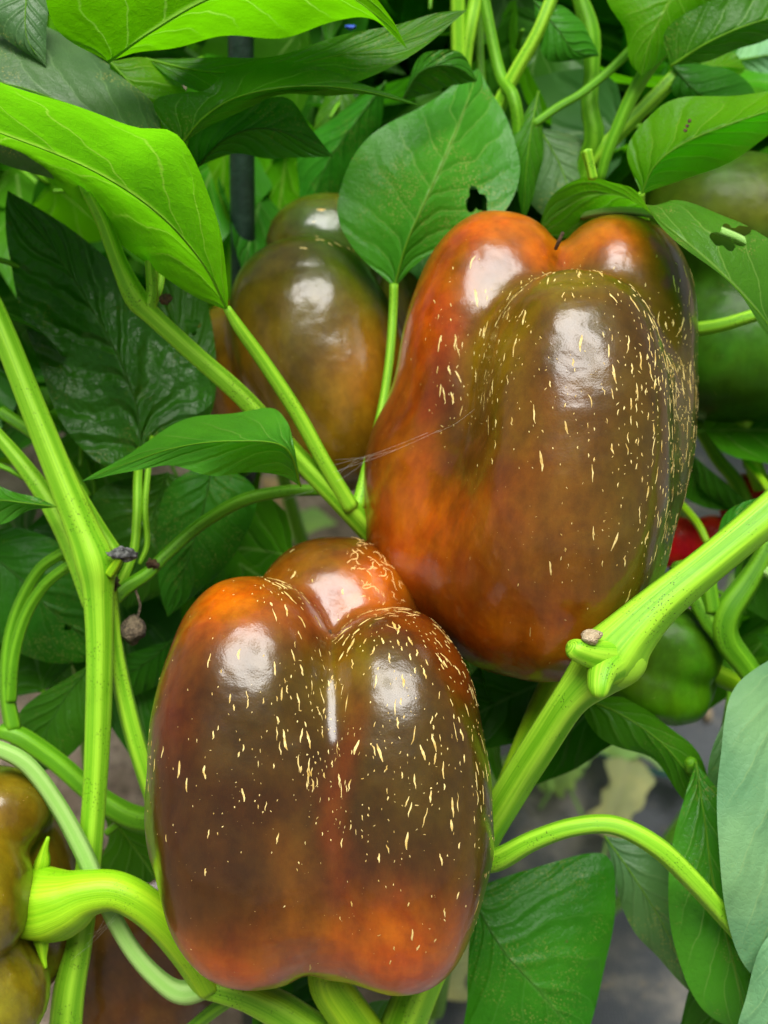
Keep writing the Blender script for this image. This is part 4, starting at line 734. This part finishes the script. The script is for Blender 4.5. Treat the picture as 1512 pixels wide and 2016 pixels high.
# spider threads between the stem and the upper pepper
def web(name, lines, label):
    t = thing(name, W([lines[0][0]])[0], label, 'cobweb')
    for a, c in lines:
        a, c = np.array(a, float), np.array(c, float); m_ = (a + c) / 2 + np.array([0, 5, 0]); V, Fc, uv = tube(spline(W([a, m_, c]), 12), np.full(12, .000016), 4, 2, 0); part('thread', V, Fc, M['web'], t, uv=uv)
web('cobweb', [((655, 930, 110), (868, 846, -40)), ((650, 918, 120), (842, 852, -30)), ((660, 905, 130), (780, 885, 10)), ((640, 960, 140), (735, 895, 90)), ((610, 970, 160), (700, 905, 120)), ((560, 985, 200), (660, 935, 130)), ((860, 852, -40), (935, 805, -120)), ((600, 950, 160), (720, 900, 110)), ((570, 975, 190), (640, 955, 140))], 'thin cobweb strands between the crossing stems and the upper pepper')
web('cobweb', [((178, 1850, 60), (228, 1800, 10)), ((140, 1890, 90), (224, 1812, 10)), ((172, 1840, 60), (215, 1815, 10)), ((168, 1862, 70), (205, 1812, 5))], 'fine cobweb under the thick lime stalk at lower left')

# weeds and fallen leaves on the ground
def ground_leaf(name, px, py, length, width, az, mat, label, seed, lift=.02, group=None):
    t = thing(name, G(px, py, .018), label, 'leaf', group); b = org(t); d = np.array([math.cos(az), math.sin(az), .12]); s = np.array([-math.sin(az), math.cos(az), .1]); rr = np.random.default_rng(seed); g = lambda: rr.uniform(.6, 1.25)
    u = [0, .35, .7, 1]; Mr = np.array([b + d * length * (x - .5) + np.array([0, 0, lift + .01 * math.sin(3 * x)]) for x in u]); w = width / 2
    leaf(t, [Mr[0] * .8 + Mr[1] * .2 - s * w * .9 * g(), Mr[1] * .7 + Mr[0] * .3 - s * w * .7 * g(), Mr[1] - s * w * g(), Mr[1] * .6 + Mr[2] * .4 - s * w * .65 * g(), Mr[2] - s * w * .8 * g()], Mr, [Mr[0] * .8 + Mr[1] * .2 + s * w * .9 * g(), Mr[1] * .7 + Mr[0] * .3 + s * w * .7 * g(), Mr[1] + s * w * g(), Mr[1] * .6 + Mr[2] * .4 + s * w * .65 * g(), Mr[2] + s * w * .8 * g()], mat, None, nu=20, nv=6, bulge=.12, pucker=2, rib=0, world_in=True, seed=seed, name='blade', wave=.03)
    pt = spline([Mr[0] - d * length * .3 - np.array([0, 0, .012]), Mr[0]], 6); V, Fc, uv = tube(pt, np.full(6, .0012), 6, 2, 0); part('petiole', V, Fc, M['stem_pale'], t, uv=uv)
M['weed'] = leaf_mat('weed_pale_lime', (.34, .58, .15), (.30, .5, .12), .6, .3, .2, (.4, .5, .25))
M['yellowed'] = leaf_mat('leaf_yellowed', (.46, .50, .22), (.3, .3, .08), .6, .2, .2, (.4, .4, .25))
M['tan_leaf'] = leaf_mat('leaf_tan', (.34, .25, .15), (.2, .14, .05), .7, .1, .0, (.3, .22, .14))
gl = [(1150, 1490, .085, .075, .2, 'weed', 'large pale lime weed leaf lying on the mat right of the front pepper'), (1215, 1610, .06, .035, 1.2, 'yellowed', 'yellowed leaf on the mat above the arching petiole'), (1110, 1582, .022, .02, .5, 'weed', 'tiny pale weed leaf below the large lime weed leaf'),
      (1000, 1380, .035, .03, 2.0, 'yellowed', 'pale fallen leaf beside the right edge of the front pepper'), (985, 1600, .05, .03, .9, 'weed', 'pale lime weed leaf behind the thick branch low down'), (1265, 1425, .04, .035, .3, 'weed', 'pale weed leaf just under the small green pepper'),
      (290, 1170, .06, .05, .4, 'weed', 'pale lime weed leaf behind the left stems near the arching stem'), (600, 1085, .05, .04, .1, 'weed', 'pale green weed leaf behind the back lobe of the front pepper'), (1490, 1240, .06, .05, .3, 'weed', 'pale lime weed leaf at the right edge behind the branch'),
      (880, 1920, .05, .05, 1.3, 'yellowed', 'dull yellow leaf on the mat below the front pepper'), (560, 1010, .04, .03, 1.0, 'tan_leaf', 'tan dead leaf on the soil left of the upper pepper'), (1330, 1390, .03, .025, .6, 'tan_leaf', 'tan dead leaf below the small green pepper'), (860, 1890, .035, .03, .2, 'weed', 'small pale leaf in the gap below the front pepper'), (1060, 1535, .05, .035, 2.2, 'weed', 'pale weed leaf left of the large lime weed leaf'), (1290, 1545, .045, .03, 2.6, 'weed', 'pale weed leaf right of the yellowed leaf on the mat')]
for i, (px, py, l, w, az, mt, lab) in enumerate(gl): ground_leaf('weed_leaf' if mt == 'weed' else 'fallen_leaf', px, py, l, w, az, mt, lab, 300 + i)
q = np.array([G(x, y, .030) for x, y in ((1000, 1375), (1080, 1425), (1180, 1480), (1290, 1520), (1370, 1530))]); V, Fc, uv = tube(spline(q, 40), np.full(40, .0016), 6, 2, 0)
single('baling_twine', V, Fc, M['twine'], 'turquoise twine lying across the dark weed mat', 'twine', uv=uv)
# crumbs of bark and stone scattered on soil and mat
bm = bmesh.new(); bmesh.ops.create_icosphere(bm, subdivisions=1, radius=1); d0 = np.array([v.co[:] for v in bm.verts]); f0 = [tuple(v.index for v in f.verts) for f in bm.faces]; bm.free()
V, Fc = [], []
for i in range(1500):
    x, y = rng.uniform(-.6, .8), rng.uniform(-.35, 1.4); r_ = rng.uniform(.001, .005); z = .02 if x > .03 else .006
    Fc += [tuple(k + len(V) * 12 for k in f) for f in f0]; V.append(d0 * r_ * rng.uniform(.5, 1.4, 3) + np.array([x, y, z]))
o = mesh_obj('ground_litter', np.vstack(V), Fc, M['tan']); o['kind'] = 'stuff'; o['label'] = 'crumbs of bark and soil on the ground'
